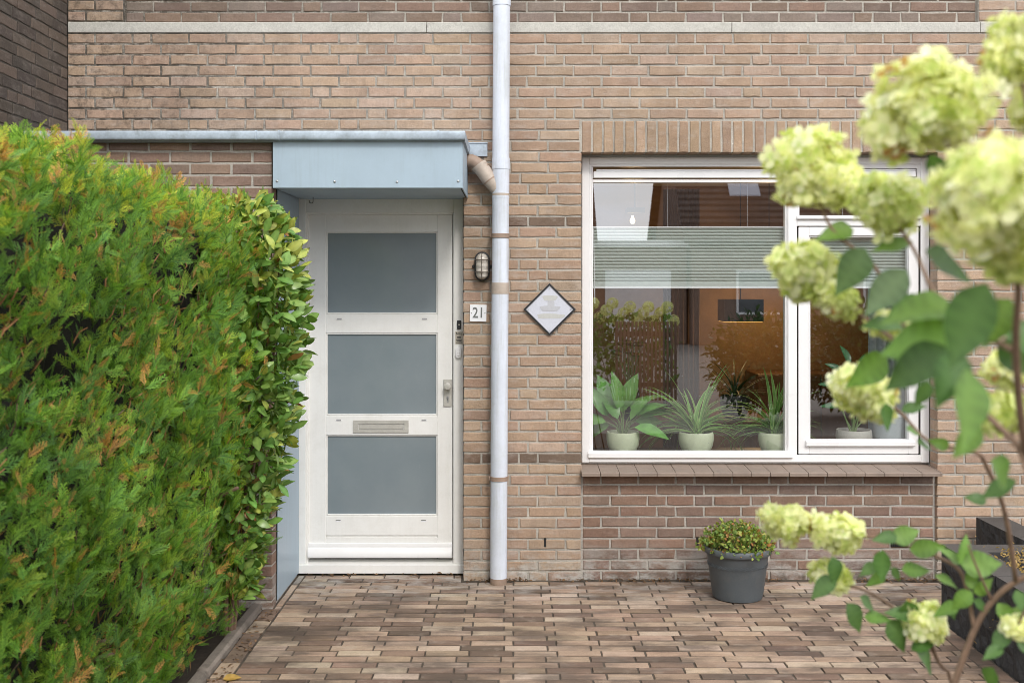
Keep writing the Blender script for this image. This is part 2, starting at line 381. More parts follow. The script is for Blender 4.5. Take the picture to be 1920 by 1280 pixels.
# ------------------------------------------------------------------ bricks
def brick_geo(w, h, dep, seed, cham=.0034, wob=.0020):
    """front face at y=0 looking to -y, centre at x=z=0, uneven arrises"""
    r = random.Random(seed); out = []
    nx = 3 if w > .08 else 2
    def edge(a, b, k):
        for i in range(k):
            t = i / k; out.append((a[0] + (b[0] - a[0]) * t, a[1] + (b[1] - a[1]) * t))
    c = [(-w / 2, -h / 2), (w / 2, -h / 2), (w / 2, h / 2), (-w / 2, h / 2)]
    edge(c[0], c[1], nx); edge(c[1], c[2], 1 if h < .1 else 3); edge(c[2], c[3], nx); edge(c[3], c[0], 1 if h < .1 else 3)
    k = len(out)
    ring0 = [(x + r.uniform(-wob, wob), z + r.uniform(-wob, wob)) for x, z in out]
    ring1 = []
    for x, z in ring0:
        cc = cham * r.uniform(.6, 1.7)
        ring1.append((x - math.copysign(min(cc, abs(x)), x), z - math.copysign(min(cc, abs(z)), z)))
    vs = [(x, dep, z) for x, z in out] + [(x, cham * .9, z) for x, z in ring0] + [(x, r.uniform(-.0006, .0006), z) for x, z in ring1]
    fs = [(i, (i + 1) % k, k + (i + 1) % k, k + i) for i in range(k)] + [(k + i, k + (i + 1) % k, 2 * k + (i + 1) % k, 2 * k + i) for i in range(k)]
    fs.append(tuple(range(2 * k, 3 * k)))
    return vs, fs
BRICK_CACHE = {}
def brick_mesh(w, h, dep, mat, nvar=5):
    key = (round(w, 3), round(h, 3), dep, mat.name, rnd.randrange(nvar))
    if key not in BRICK_CACHE:
        vs, fs = brick_geo(w, h, dep, hash(key[:3]) % 9999 + key[4] * 17)
        BRICK_CACHE[key] = MB().add(vs, fs).mesh('brick', mat, fix=False)
    return BRICK_CACHE[key]
PITCH, BH, J = 20.17 / 320, 16.5 / 320, .0122
def gen_row(x0, x1, prev, start=None, full=.2075, half=.099, mid=.153):
    """wild bond: bricks from x0 to x1, head joints kept off those of the row below"""
    out = []; x = x0; first = True; run = 0
    while x < x1 - .02:
        opts = [full, half, mid] if first else ([full, full, full, half] if run else [full])
        if first and start: opts = [start]
        rnd.shuffle(opts); best = None
        for L_ in opts + [full, half, mid]:
            e = x + L_
            if x1 - e < .075 and x1 - e > -.0001 and abs(x1 - e) > .002: e = x1
            if e > x1: e = x1
            ok = all(abs(e + J / 2 - p) > .032 for p in prev) or abs(e - x1) < 1e-6
            if ok: best = e; break
        if best is None: best = min(x + opts[0], x1)
        if x1 - best < .06: best = x1
        if best - x < .045 and out:
            out[-1] = (out[-1][0], best)
        else: out.append((x, best))
        run = 0 if best - x < .12 else run + 1
        x = best + J; first = False
    return out
WALL = []   # (xa, xb, za, zb, Y, colour, matkey, rotated)
def stretch(lo, hi): return lerp(lo, hi, rnd.random())
PAL_HOUSE = [(.435, .31, .215), (.42, .296, .204), (.40, .28, .197), (.455, .33, .235), (.38, .262, .188), (.44, .325, .24)]
PAL_TOP = [(.42, .305, .222), (.41, .293, .212), (.39, .28, .205), (.445, .335, .255), (.43, .31, .225)]
PAL_DARK = [(.20, .135, .095), (.17, .12, .09), (.23, .16, .115)]
PAL_PANEL = [(.235, .17, .13), (.205, .15, .12), (.26, .18, .135), (.235, .185, .155)]
PAL_RED = [(.265, .168, .122), (.295, .19, .14), (.24, .16, .125), (.28, .195, .15), (.22, .155, .125)]
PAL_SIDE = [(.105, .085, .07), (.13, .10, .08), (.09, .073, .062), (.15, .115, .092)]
def pick(p):
    c = jit(rnd.choice(p), .06); l = .3 * c[0] + .6 * c[1] + .1 * c[2]; return (c[0] + (l - c[0]) * .06, c[1] * .985, c[2] * .99)
D = 6.3
XL, XR = X(127, D), 3.9
DX0, DX1, DTOP = -1.30, X(869, D), 2.24
WX0, WX1, WTOP, WBOT = X(1090, D), X(1758, D), Z(286, D), .645
PX0, PX1 = X(231, D), X(1835, D)
prev = []
for i in range(-9, 51):
    ztop = Z(64.2 + 20.17 * i, D) if i >= 0 else Z(22.5 + 20.17 * (i + 1), D)
    zb = ztop - BH; zc = ztop - BH / 2
    segs = []
    if i < 0: segs = [(XL, PX0 - .004, 'h'), (PX0 + .006, PX1 - .006, 'p'), (PX1 + .004, XR, 'h')]
    elif i <= 7: segs = [(XL, XR, 'h')]
    elif i <= 10:
        segs = [(XL if i == 8 else -.40, WX0 - J, 'h'), (WX1 + J, XR, 'h')]
    elif i <= 41 and zc > WBOT - .03:
        segs = [(-.40 if zc > 2.3 else DX1, WX0, 'h'), (WX1, XR, 'h')]
    else:
        segs = [(DX1, WX0 - .004, 'h'), (WX0 + .012, X(1752, D), 's'), (X(1757, D), XR, 'h')]
    joints = []
    for (a, b, kind) in segs:
        st = None
        if kind == 'h' and abs(a - XL) < .01: st = (.152, .099)[i % 2]
        if kind == 'h' and abs(a - DX1) < .01: st = (.099, .2075, .153)[i % 3]
        for (xa, xb) in gen_row(a, b, prev, st):
            joints.append(xb + J / 2)
            Y = D + (.03 if kind == 'p' else .022 if kind == 's' else 0) + rnd.uniform(-.0015, .0018)
            if kind == 'p': c, mk = pick(PAL_PANEL), 'red'
            elif kind == 's': c, mk = pick(PAL_RED), 'red'
            elif i in (17, 39) and a < 2: c, mk = pick(PAL_DARK), 'brick'
            else: c, mk = pick(PAL_TOP if i < 9 else PAL_HOUSE), 'brick'
            if i in (20, 21, 22) and rnd.random() < .25: c = lerp(c, (.24, .17, .12), .5)
            WALL.append((xa, xb, zb, ztop, Y, c, mk))
    prev = joints
# soldier course over the window
ns = 33; pw = (WX1 - WX0) / ns
for k in range(ns):
    xa = WX0 + k * pw + J * .5; xb = xa + pw - J * 1.05
    WALL.append((xa, xb, WTOP, Z(227.5, D), D + rnd.uniform(-.002, .002), jit(rnd.choice([(.39, .275, .19), (.42, .295, .20), (.36, .25, .175)]), .06), 'brick'))
house = thing('brick_house', 'terraced house of tan brick with a cream front door and a wide white window', 'house', (0, D, 0))
wall_mb = MB()
MY = D + .006
def wb(x0, x1, z0, z1, y0=MY, y1=6.62, mi=0): wall_mb.box(x0, x1, y0, y1, z0, z1, mi=mi)
ZB0, ZB1 = Z(61.5, D), Z(42, D)          # the pale stone band
wb(XL, XR, WTOP + .004, ZB0)                                     # over the openings
wb(DX1 + .004, WX0 - .004, -.05, WTOP + .004)                    # between door and window
wb(WX1 + .004, XR, -.05, WTOP + .004)
wb(XL, DX0 - .02, -.05, WTOP + .004)
wb(DX0 - .02, DX1 + .004, DTOP + .01, WTOP + .004)
wb(WX0 - .004, WX1 + .004, -.05, WBOT - .035, D + .028, 6.62, 1)
wb(XL, PX0 - .002, ZB1, 4.25); wb(PX1 + .002, XR, ZB1, 4.25); wb(PX0 - .002, PX1 + .002, ZB1, 4.25, D + .036)
wall = link('wall', wall_mb.mesh('wall', [M['mortar'], M['mortar_light']]), house)
band = MB()
bx = [X(127, D), X(800, D), X(1372, D), X(1838, D), XR]
for a, b in zip(bx[:-1], bx[1:]):
    link('stone_band', MB().box(a + .0015, b - .0015, D - .004, D + .1, ZB0, ZB1, .003).mesh('stone_band', M['concrete']), house)
def in_view(xa, xb, za, zb, Y):
    a = CX + xa * F / Y; b = CX + xb * F / Y; t = CY + (EYE - zb) * F / Y
    if b < 0 or a > 1915 or t < -4: return 0
    if xb < -.26 and za < 2.5: return 0
    px = (a + b) / 2; py = CY + (EYE - (za + zb) / 2) * F / Y
    if px > 1640 and 90 < py < 860: return .4
    if 1560 < px < 1640 and 200 < py < 330: return .5
    return 1
order = sorted(range(len(WALL)), key=lambda k: (-in_view(*WALL[k][:5]) * round((WALL[k][1] - WALL[k][0]) * (WALL[k][3] - WALL[k][2]), 3), abs((WALL[k][0] + WALL[k][1]) / 2 - .3)))
chosen = set(order[:300])
rest = {'brick': MB(), 'red': MB()}
for k, (xa, xb, za, zb, Y, c, mk) in enumerate(WALL):
    w, h = xb - xa, zb - za
    loc = ((xa + xb) / 2, Y, (za + zb) / 2)
    if k in chosen:
        o = link('brick', brick_mesh(w, h, .11, M[mk + '_o'], 4), wall, mat4=Matrix.Translation(loc) @ Matrix.Rotation(rnd.uniform(-.004, .004), 4, 'Y') @ Matrix.Rotation(rnd.uniform(-.004, .004), 4, 'Z'), color=c)
    else:
        vs, fs = brick_geo(w, h, .11, k)
        rest[mk].add([(x + loc[0], y + loc[1], z + loc[2]) for x, y, z in vs], fs, c)
jm = rest['brick']; nb = len(jm.f); r2 = rest['red']
jm.add(r2.v, r2.f); jm.c[-len(r2.v):] = r2.c; jm.mi[-len(r2.f):] = [1] * len(r2.f)
link('brick', jm.mesh('brick', [M['brick_a'], M['red_a']], fix=False), wall, kind='stuff')
# sill of flat tiles under the window
sp = 35.0 / 320; k = 0; x = WX0 - .004
while x < X(1757, D) - .01:
    xe = min(x + sp, X(1757, D))
    def sz(y): return .6525 + (y - 6.425) * (.0125 / .205) + rnd.uniform(-.001, .001)
    b = MB(); g = .0016; y0, y1 = 6.218 + rnd.uniform(-.002, .002), 6.47; t = .022
    za, zb_ = sz(y0), sz(y1)
    vs = [(x + g, y0 + .003, za), (xe - g, y0 + .003, za), (xe - g, y1, zb_), (x + g, y1, zb_), (x + g, y0, za - .004), (xe - g, y0, za - .004), (x + g, y0, za - t), (xe - g, y0, za - t), (x + g, y1, zb_ - t), (xe - g, y1, zb_ - t)]
    b.add(vs, [(0, 1, 2, 3), (4, 5, 1, 0), (6, 7, 5, 4), (6, 8, 9, 7), (0, 3, 8, 6, 4), (1, 5, 7, 9, 2), (3, 2, 9, 8)])
    link('sill_tile', b.mesh('sill_tile', M['sill_tile']), wall); x = xe
# vents
for px in (1022, 1309):
    wy = D + (.0215 if px > 1100 else -.001)
    link('weep_hole', MB().box(X(px - 2.2, D), X(px + 2.2, D), wy, D + .05, Z(1025, D), Z(1008.5, D)).mesh('weep_hole', M['dark_gap']), wall)
vg = MB(); vx0, vx1, vz0, vz1 = X(1673, D), X(1705, D), Z(1026, D), Z(1009, D)
vg.box(vx0, vx1, D + .016, D + .03, vz0, vz1)
v_o = link('vent_grille', vg.mesh('vent_grille', M['dark_gap']), wall)
vg = MB()
for q in range(9): vg.box(vx0 + .004 + q * .0112, vx0 + .007 + q * .0112, D + .010, D + .0155, vz0 + .003, vz1 - .003)
link('grille_bars', vg.mesh('grille_bars', M['black']), house)

# ------------------------------------------------------------------ front door
YD = 6.42
def bxp(mb, px0, px1, py0, py1, Yf, th, b=.003): mb.box(X(px0, Yf), X(px1, Yf), Yf, Yf + th, Z(py1, Yf), Z(py0, Yf), b); return mb
fr = MB()
fx0, fx1 = -1.312, DX1 - .002
fr.box(fx0, X(574, YD), YD, YD + .09, .06, Z(378, YD) + .03, .004)
fr.box(X(850.5, YD), fx1 - .004, YD, YD + .09, .06, Z(378, YD) + .03, .004)
fr.box(X(574, YD) - .001, X(850.5, YD) + .001, YD + .0015, YD + .088, Z(399, YD), Z(378, YD) + .029, .003)
door_frame = link('door_frame', fr.mesh('door_frame', M['cream']), house)
rb = MB()   # rebate strips round the leaf
rb.box(X(574, YD) - .001, X(577, YD), YD + .012, YD + .08, .06, Z(399, YD), .002)
rb.box(X(848.5, YD), X(850.5, YD) + .001, YD + .012, YD + .08, .06, Z(399, YD), .002)
rb.box(X(577, YD), X(848.5, YD), YD + .012, YD + .08, Z(402, YD), Z(399, YD) + .001, .002)
link('rebate', rb.mesh('rebate', M['cream']), door_frame)
th = MB()
th.add([(fx0, YD - .012, .008), (fx1, YD - .012, .008), (fx1, YD - .012, .055), (fx0, YD - .012, .055), (fx0, YD + .06, .075), (fx1, YD + .06, .075), (fx0, YD + .06, .008), (fx1, YD + .06, .008)],
       [(0, 1, 2, 3), (3, 2, 5, 4), (4, 5, 7, 6), (0, 3, 4, 6), (1, 7, 5, 2), (0, 6, 7, 1)])
link('threshold', th.mesh('threshold', M['cream']), door_frame)
YL = YD + .028
door = MB()
lx0, lx1 = X(577.5, YL), X(848, YL)
sx0, sx1 = X(611, YL), X(820.5, YL)
zt = Z(402.5, YL); zb0 = Z(1046, YL)
def rail(py0, py1, y=YL + .0012): door.box(sx0, sx1, y, YL + .044, Z(py1, YL), Z(py0, YL), .0022)
door.box(lx0, sx0, YL, YL + .045, zb0, zt, .0025); door.box(sx1, lx1, YL, YL + .045, zb0, zt, .0025)
rail(402.5, 434); rail(589, 624.5); rail(779, 815); rail(966.5, 1003.5); rail(1003.5, 1007, YL + .009); rail(1007, 1046)
door_o = link('door', door.mesh('door', M['cream']), house)
panes = [(434, 589), (624.5, 779), (815, 966.5)]
for (a, b_) in panes:
    bd = MB(); x0, x1, z0, z1 = sx0, sx1, Z(b_, YL), Z(a, YL); t = .0085; yb = YL + .006
    bd.box(x0, x0 + t, yb, yb + .03, z0, z1, .002); bd.box(x1 - t, x1, yb, yb + .03, z0, z1, .002)
    bd.box(x0 + t, x1 - t, yb + .0007, yb + .029, z1 - t, z1, .002); bd.box(x0 + t, x1 - t, yb - .004, yb + .029, z0, z0 + .0095, .003)
    link('glazing_bead', bd.mesh('glazing_bead', M['cream']), door_o)
    link('frosted_pane', MB().box(x0 + t * .6, x1 - t * .6, yb + .012, yb + .018, z0 + t * .6, z1 - t * .6).mesh('frosted_pane', M['frost']), door_o)
for (px, py) in ((636, 598), (796, 598), (635, 787.5), (795, 787.5), (634, 976), (794, 976)):
    sl = MB(); bxp(sl, px - 4.5, px + 4.5, py - 1.4, py - .1, YL - .0006, .004, 0)
    link('drain_slot', sl.mesh('drain_slot', M['dark_gap']), door_o)
    sl = MB(); bxp(sl, px - 5, px + 5, py - .1, py + 1.4, YL - .002, .005, .0008)
    link('slot_lip', sl.mesh('slot_lip', M['white_plastic']), door_o)
wbp = [(0, .0), (-.010, .004), (-.014, .018), (-.013, .026), (-.024, .034), (-.034, .052), (-.039, .070), (-.039, .0795), (-.030, .083), (0, .083)]
wz = Z(1016.5, YL); ws = MB(); a0, a1 = X(579, YL), X(847.5, YL)
ws.add([(a0, YL + y, wz - z) for y, z in wbp] + [(a1, YL + y, wz - z) for y, z in wbp],
       [(i, i + 1, len(wbp) + i + 1, len(wbp) + i) for i in range(len(wbp) - 1)] + [tuple(range(len(wbp))), tuple(range(len(wbp), 2 * len(wbp)))])
link('weather_bar', ws.mesh('weather_bar', M['white'], smooth=True), door_o)
lb = MB(); Yb = YL - .006
bxp(lb, 662, 766, 787.5, 794, Yb, .012, .001); bxp(lb, 662, 766, 805, 811, Yb, .012, .001); bxp(lb, 662, 671.5, 794, 805, Yb + .0003, .011, .0008); bxp(lb, 757, 766, 794, 805, Yb + .0003, .011, .0008)
bxp(lb, 672.5, 756, 795, 804.2, Yb + .003, .006, .001)
link('letterbox', lb.mesh('letterbox', M['steel']), door_o)
hp = MB(); bxp(hp, 831.5, 847, 711, 762, YL - .008, .0085, .002)
link('lock_plate', hp.mesh('lock_plate', M['steel']), door_o)
kb = MB(); kc = P(840, 722.5, YL - .008); vs = []
prof = [(.008, 0), (.008, -.018), (.020, -.028), (.0225, -.040), (.0205, -.047), (.006, -.050), (0, -.050)]
nn = 24
for r_, y_ in prof: vs += [(kc.x + r_ * math.cos(2 * math.pi * q / nn), kc.y + y_, kc.z + r_ * math.sin(2 * math.pi * q / nn)) for q in range(nn)]
kb.add(vs, [(i * nn + q, i * nn + (q + 1) % nn, (i + 1) * nn + (q + 1) % nn, (i + 1) * nn + q) for i in range(len(prof) - 1) for q in range(nn)])
link('door_knob', kb.mesh('door_knob', M['steel'], smooth=True), door_o)
def disc(c, r, dep=.004, nn=16, sx=1, sz=1):
    return MB().prism([(c[0] + r * sx * math.cos(2 * math.pi * q / nn), c[2] + r * sz * math.sin(2 * math.pi * q / nn)) for q in range(nn)], c[1], c[1] + dep)
kl = disc(P(839.5, 745, YL - .012), .0085, .006); q = P(839.5, 751, YL - .012); kl.box(q.x - .005, q.x + .005, YL - .0118, YL - .006, q.z - .009, q.z + .012)
link('lock_cylinder', kl.mesh('lock_cylinder', M['screw']), door_o)
kh = disc(P(839.5, 745, YL - .0126), .0028, .002, 10); q = P(839.5, 749, YL - .0126); kh.box(q.x - .0012, q.x + .0012, YL - .0127, YL - .011, q.z - .005, q.z + .008)
link('keyhole', kh.mesh('keyhole', M['dark_gap']), door_o)
# dark inside of the door opening behind the leaf
link('hall_backing', MB().box(-1.32, DX1 + .01, YL + .05, YL + .12, 0, 2.4).mesh('hall_backing', M['dark_gap']), house)

# ------------------------------------------------------------------ window
YW = 6.42
win = MB()
def wbx(mb, px0, px1, py0, py1, dy=0.0, th=.07, b=.003): return bxp(mb, px0, px1, py0, py1, YW + dy, th, b)
wz0 = .657
wbx(win, 1091.2, 1105, 295, 867); wbx(win, 1727, 1742.5, 295, 867); wbx(win, 1105, 1727, 295, 308, .0006); wbx(win, 1105, 1727, 853, 866.5, .0006); wbx(win, 1477.5, 1494.5, 308, 853, .001); wbx(win, 1494.5, 1727, 407, 424, .0014)
wframe = link('window_frame', win.mesh('window_frame', M['white']), house)
wi = MB()   # inner rebate lines round the big pane and the small top light
for (a, b_, c_, d_) in ((1105, 1109, 308, 846), (1474.5, 1477.5, 308, 846)): wbx(wi, a, b_, c_, d_, .010, .055, .0015)
wbx(wi, 1109, 1474.5, 308, 312.5, .010, .055, .0015)
for (a, b_, c_, d_) in ((1109, 1112, 312.5, 846), (1472, 1474.5, 312.5, 846)): wbx(wi, a, b_, c_, d_, .018, .045, .0015)
wbx(wi, 1112, 1472, 336.5, 342.5, .012, .045, .002)
wbx(wi, 1494.5, 1499, 308, 407, .010, .055, .0015); wbx(wi, 1719, 1727, 308, 407, .010, .055, .0015); wbx(wi, 1499, 1719, 308, 316, .010, .055, .0015); wbx(wi, 1499, 1719, 332.5, 337, .012, .05, .0015)
link('glazing_bead', wi.mesh('glazing_bead', M['white']), wframe)
for (a, b_, c_, d_) in ((1113, 1471, 317.5, 334), (1500, 1718, 317, 332)):
    vsn = MB(); wbx(vsn, a, b_, c_ + 3.5, d_, -.002, .05, .004); wbx(vsn, a + 5, b_ - 1, c_, c_ + 3.5, .008, .03, .002)
    link('vent_strip', vsn.mesh('vent_strip', M['white_plastic']), wframe)
sill_bead = MB()
def drip(px0, px1, py0, py1, back=.018):
    mb = MB(); Y = YW; z1 = Z(py0, Y); z0 = Z(py1, Y)
    pr = [(back, z1 + .004), (-.012, z1 - .004), (-.017, z1 - .010), (-.017, z0 + .004), (-.012, z0), (back, z0)]
    xa, xb = X(px0, Y), X(px1, Y); k = len(pr)
    mb.add([(xa, Y + y, z) for y, z in pr] + [(xb, Y + y, z) for y, z in pr], [(i, (i + 1) % k, k + (i + 1) % k, k + i) for i in range(k)] + [tuple(range(k)), tuple(range(k, 2 * k))])
    return mb
link('drip_bead', drip(1103, 1485, 846, 858).mesh('drip_bead', M['white']), wframe)
link('drip_bead', drip(1494, 1726, 404.5, 411.5).mesh('drip_bead', M['white']), wframe)
sash = MB(); dy = .006
wbx(sash, 1497.5, 1517, 425.5, 851, dy, .06, .003); wbx(sash, 1704, 1722.5, 425.5, 851, dy, .06, .003); wbx(sash, 1517, 1704, 425.5, 442, dy + .001, .058, .003); wbx(sash, 1517, 1704, 834, 851, dy + .001, .058, .003)
wbx(sash, 1517, 1519.5, 442, 824, dy + .012, .04, .001); wbx(sash, 1701.5, 1704, 442, 824, dy + .012, .04, .001); wbx(sash, 1519.5, 1701.5, 442, 445, dy + .012, .04, .001)
sash_o = link('casement_sash', sash.mesh('casement_sash', M['white']), wframe)
link('drip_bead', drip(1511, 1714, 825, 836, .03).mesh('drip_bead', M['white']), wframe)
gp = MB(); bxp(gp, 1494.6, 1497.4, 424, 853, YW + .02, .02, 0); bxp(gp, 1722.6, 1726.9, 424, 853, YW + .02, .02, 0); bxp(gp, 1497.4, 1722.6, 851.1, 853, YW + .02, .02, 0)
link('sash_gap', gp.mesh('sash_gap', M['dark_gap']), wframe)
YG = YW + .035
for (a, b_, c_, d_) in ((1110, 1473.5, 340, 850), (1497, 1721, 335, 406), (1518, 1703, 443, 828)):
    g = MB(); g.add([(X(a, YG), YG, Z(d_, YG)), (X(b_, YG), YG, Z(d_, YG)), (X(b_, YG), YG, Z(c_, YG)), (X(a, YG), YG, Z(c_, YG))], [(0, 1, 2, 3)])
    link('pane', g.mesh('pane', M['glass']), wframe)
# fill between frame and wall (closed reveal behind the frame)
rv = MB(); rv.box(WX0 - .01, X(1091, YW) + .004, YW + .03, 6.63, .6, WTOP + .05); rv.box(X(1742, YW) - .004, WX1 + .01, YW + .03, 6.63, .6, WTOP + .05); rv.box(WX0, WX1, YW + .031, 6.63, Z(296, YW), WTOP + .05); rv.box(WX0, WX1, YW + .032, 6.63, .55, Z(866, YW))
link('reveal_lining', rv.mesh('reveal_lining', M['cream']), house)
link('window_board', MB().box(WX0 - .05, WX1 + .05, 6.47, 6.86, .655, .692, .004).mesh('window_board', M['dark_sill']), house)

# ------------------------------------------------------------------ blinds behind the glass
def blind(px0, px1, py0, py1, Y, label, cords, wand=None):
    t = thing('pleated_blind', label, 'blind', P((px0 + px1) / 2, py1, Y), 'pleated blinds behind the window')
    x0, x1 = X(px0, Y), X(px1, Y); zt_, zb_ = Z(py0, Y), Z(py1, Y); rl = .014
    link('top_rail', MB().box(x0, x1, Y - .012, Y + .012, zt_ - rl * .6, zt_, .002).mesh('top_rail', M['white_plastic']), t)
    link('bottom_rail', MB().box(x0, x1, Y - .013, Y + .013, zb_, zb_ + .012, .002).mesh('bottom_rail', M['white_plastic']), t)
    npl = 17; zs = np.linspace(zt_ - rl * .6, zb_ + .034, npl * 2 + 1); mb = MB()
    vs = []; fs = []
    for i, z in enumerate(zs):
        y = Y + (.008 if i % 2 else -.008); vs += [(x0 + .002, y, z), (x1 - .002, y, z)]
        if i: fs.append((2 * i - 2, 2 * i - 1, 2 * i + 1, 2 * i))
    vs += [(x0 + .002, Y - .009, zb_ + .034), (x1 - .002, Y - .009, zb_ + .034), (x0 + .002, Y - .009, zb_ + .012), (x1 - .002, Y - .009, zb_ + .012)]
    k = len(vs); fs.append((k - 4, k - 3, k - 1, k - 2))
    mb.add(vs, fs); link('pleated_fabric', mb.mesh('pleated_fabric', M['blind'], fix=False), t)
    for px in cords: link('cord', MB().tube([P(px, 336, Y), (X(px, Y), Y, zt_)], .0009, 5).mesh('cord', M['white_plastic']), t)
    if wand: link('pull_wand', MB().tube([P(wand[0], py0 + 4, Y - .02), P(wand[0] + 2.5, wand[1], Y - .022)], .0026, 6).mesh('pull_wand', M['white_plastic']), t)
blind(1108, 1474, 425, 541, 6.492, 'pale green pleated blind hanging half way down behind the wide left pane', (1252, 1402), (1113, 569))
blind(1515, 1705, 425, 541, 6.490, 'narrow pale green pleated blind behind the right casement pane', (1580,))

# ------------------------------------------------------------------ annex with flat roof left of the door
YA = 5.73
annex = thing('brick_annex', 'low flat roofed brick annex left of the door behind the hedge', 'annex', (-1.9, YA, 0))
AX0, AX1 = -2.60, -1.29
aw = MB(); aw.box(AX0, AX1 - .0035, YA + .0055, D + .1, -.05, 2.49)
awall = link('wall', aw.mesh('wall', M['mortar_light']), annex)
prev = []; arest = MB()
for i in range(40):
    zt_ = 2.462 + .028 - PITCH * i; zb_ = zt_ - BH
    if zt_ < .0: break
    row = gen_row(AX0, AX1, prev); prev = [b + J / 2 for a, b in row]
    for (xa, xb) in row:
        c = pick(PAL_RED); c = tuple(q * 1.08 for q in c); w, h = xb - xa, zb_ - zt_
        pyc = CY + (EYE - zt_) * F / YA; pxr = CX + xb * F / YA
        hid = pyc > 262 + (pxr - 60) * .28 and not pxr > 500
        loc = ((xa + xb) / 2, YA + rnd.uniform(-.001, .0015), (zt_ + zb_) / 2)
        edge = abs(xb - AX1) < .002
        if not hid: link('brick', brick_mesh(w, BH, .1, M['red_o']), awall, loc=loc, color=c)
        else:
            vs, fs = brick_geo(w, BH, .1, i * 31 + int(xa * 100)); arest.add([(x + loc[0], y + loc[1], z + loc[2]) for x, y, z in vs], fs, c)
link('brick', arest.mesh('brick', M['red_a'], fix=False), awall, kind='stuff')
sidep = MB(); sidep.box(AX1 - .004, AX1 + .006, YA + .118, YD - .002, .012, 2.24, .001)
sp_o = link('side_panel', sidep.mesh('side_panel', M['sheet']), annex)
for zz in (.35, .75, 1.5, 2.0):
    for yy in (YA + .14, YD - .03):
        link('panel_screw', MB().box(AX1 + .006, AX1 + .0085, yy - .005, yy + .005, zz - .005, zz + .005, .002).mesh('panel_screw', M['screw']), sp_o)
link('panel_edge', MB().box(AX1 - .003, AX1 + .001, YA + .105, YA + .1175, .012, 2.24).mesh('panel_edge', M['dark_gap']), annex)
# rolled zinc roof edge running on over the canopy
def roll(xa, xb, Y, zc, h, name, par):
    pr = []
    for q in range(13):
        a = math.pi * (.5 + q / 12 * 1.0); pr.append((math.cos(a) * .009, math.copysign(abs(math.sin(a)) ** .5, math.sin(a)) * h / 2))
    pr += [(.05, -h / 2), (.05, h / 2)]
    k = len(pr); mb = MB()
    mb.add([(xa, Y + y, zc + z) for y, z in pr] + [(xb, Y + y, zc + z) for y, z in pr], [(i, (i + 1) % k, k + (i + 1) % k, k + i) for i in range(k)] + [tuple(range(k)), tuple(range(k, 2 * k))])
    return link(name, mb.mesh(name, M['zinc'], smooth=True), par)
YR = 5.655; zr = Z(254, YR); hr = .048
seams = [-2.58, X(98, YR), X(480, YR), X(523, YR), X(822, YR), X(872, YR)]
for a, b in zip(seams[:-1], seams[1:]):
    roll(a + .001, b - .001, YR + rnd.uniform(0, .002), zr, hr, 'roof_edge', annex)
for s_ in seams[1:-1]: roll(s_ - .005, s_ + .005, YR - .0025, zr, hr + .004, 'roof_edge_joint', annex)
link('roof', MB().box(AX0, X(872, YR), YR + .03, D - .004, zr - .03, zr + .022).mesh('roof', M['zinc']), annex)

# ------------------------------------------------------------------ canopy over the door
YC = 5.69
can = thing('door_canopy', 'blue grey sheet metal canopy boxed out above the front door', 'canopy', (X(690, YC), YC, Z(352, YC)))
cx0, cx1, cz0, cz1 = X(511.5, YC), X(866.5, YC), Z(352.5, YC), Z(264, YC)
fb = MB(); fb.box(cx0, cx1, YC, YC + .006, cz0, cz1, .0015); fb.box(cx0, cx1, YC + .006, YC + .03, cz0, cz0 + .003)
fas = link('fascia', fb.mesh('fascia', M['sheet']), can)
link('soffit', MB().box(cx0 + .002, cx1 - .012, YC + .03, YD + .004, cz0 + .002, cz0 + .012).mesh('soffit', M['sheet']), can)
link('end_panel', MB().box(cx1 - .003, cx1 + .004, YC + .0065, D - .006, cz0 - .002, cz1, .001).mesh('end_panel', M['sheet']), can)
link('end_gap', MB().box(cx1 - .0118, cx1 - .0032, YC + .03, D - .008, cz0 + .004, cz0 + .02).mesh('end_gap', M['dark_gap']), can)
link('trim_gap', MB().box(cx0, cx1 + .003, YC + .003, YC + .03, cz1 + .0005, zr - hr / 2 - .0005).mesh('trim_gap', M['dark_gap']), can)
link('side_gap', MB().box(cx0 - .006, cx0 - .0005, YC + .004, YA - .001, cz0, cz1).mesh('side_gap', M['dark_gap']), can)
for (px, py) in ((519.5, 339.5), (627.5, 340.5), (744.5, 341), (859, 339.5)):
    s = MB(); c0 = P(px, py, YC)
    vs = []
    for r_, y_ in ((.0072, 0), (.0068, -.003), (.004, -.0052), (0, -.006)): vs += [(c0.x + r_ * math.cos(q * math.pi / 5), c0.y + y_, c0.z + r_ * math.sin(q * math.pi / 5)) for q in range(10)]
    s.add(vs, [(i * 10 + q, i * 10 + (q + 1) % 10, (i + 1) * 10 + (q + 1) % 10, (i + 1) * 10 + q) for i in range(3) for q in range(10)])
    link('screw', s.mesh('screw', M['screw'], smooth=2), fas)
hk = [(-.0, .012), (0, 0), (0, -.012)] + [(-.0115 + .0115 * math.cos(a), -.012 - .0115 * math.sin(a)) for a in np.linspace(.2, 3.7, 12)]
hc = P(587, 375, 6.28)
tag(link('hook', MB().tube([(hc.x + x_, 6.28, cz0 + .002 + z_ - .012) for x_, z_ in hk], .0022, 7).mesh('hook', M['black']), None), 'small black screw hook hanging under the canopy left of the door', 'hook')

# flashing plate by the pipe
zp = MB(); zp.box(X(876, D), X(914, D), D - .010, D - .003, Z(294, D), Z(268, D), .001); zp.box(X(876, D), X(914.5, D), D - .014, D - .003, Z(270, D), Z(267.5, D), .001)
tag(link('flashing_plate', zp.mesh('flashing_plate', M['zinc'])), 'small weathered zinc plate on the brick between canopy and downpipe', 'plate')

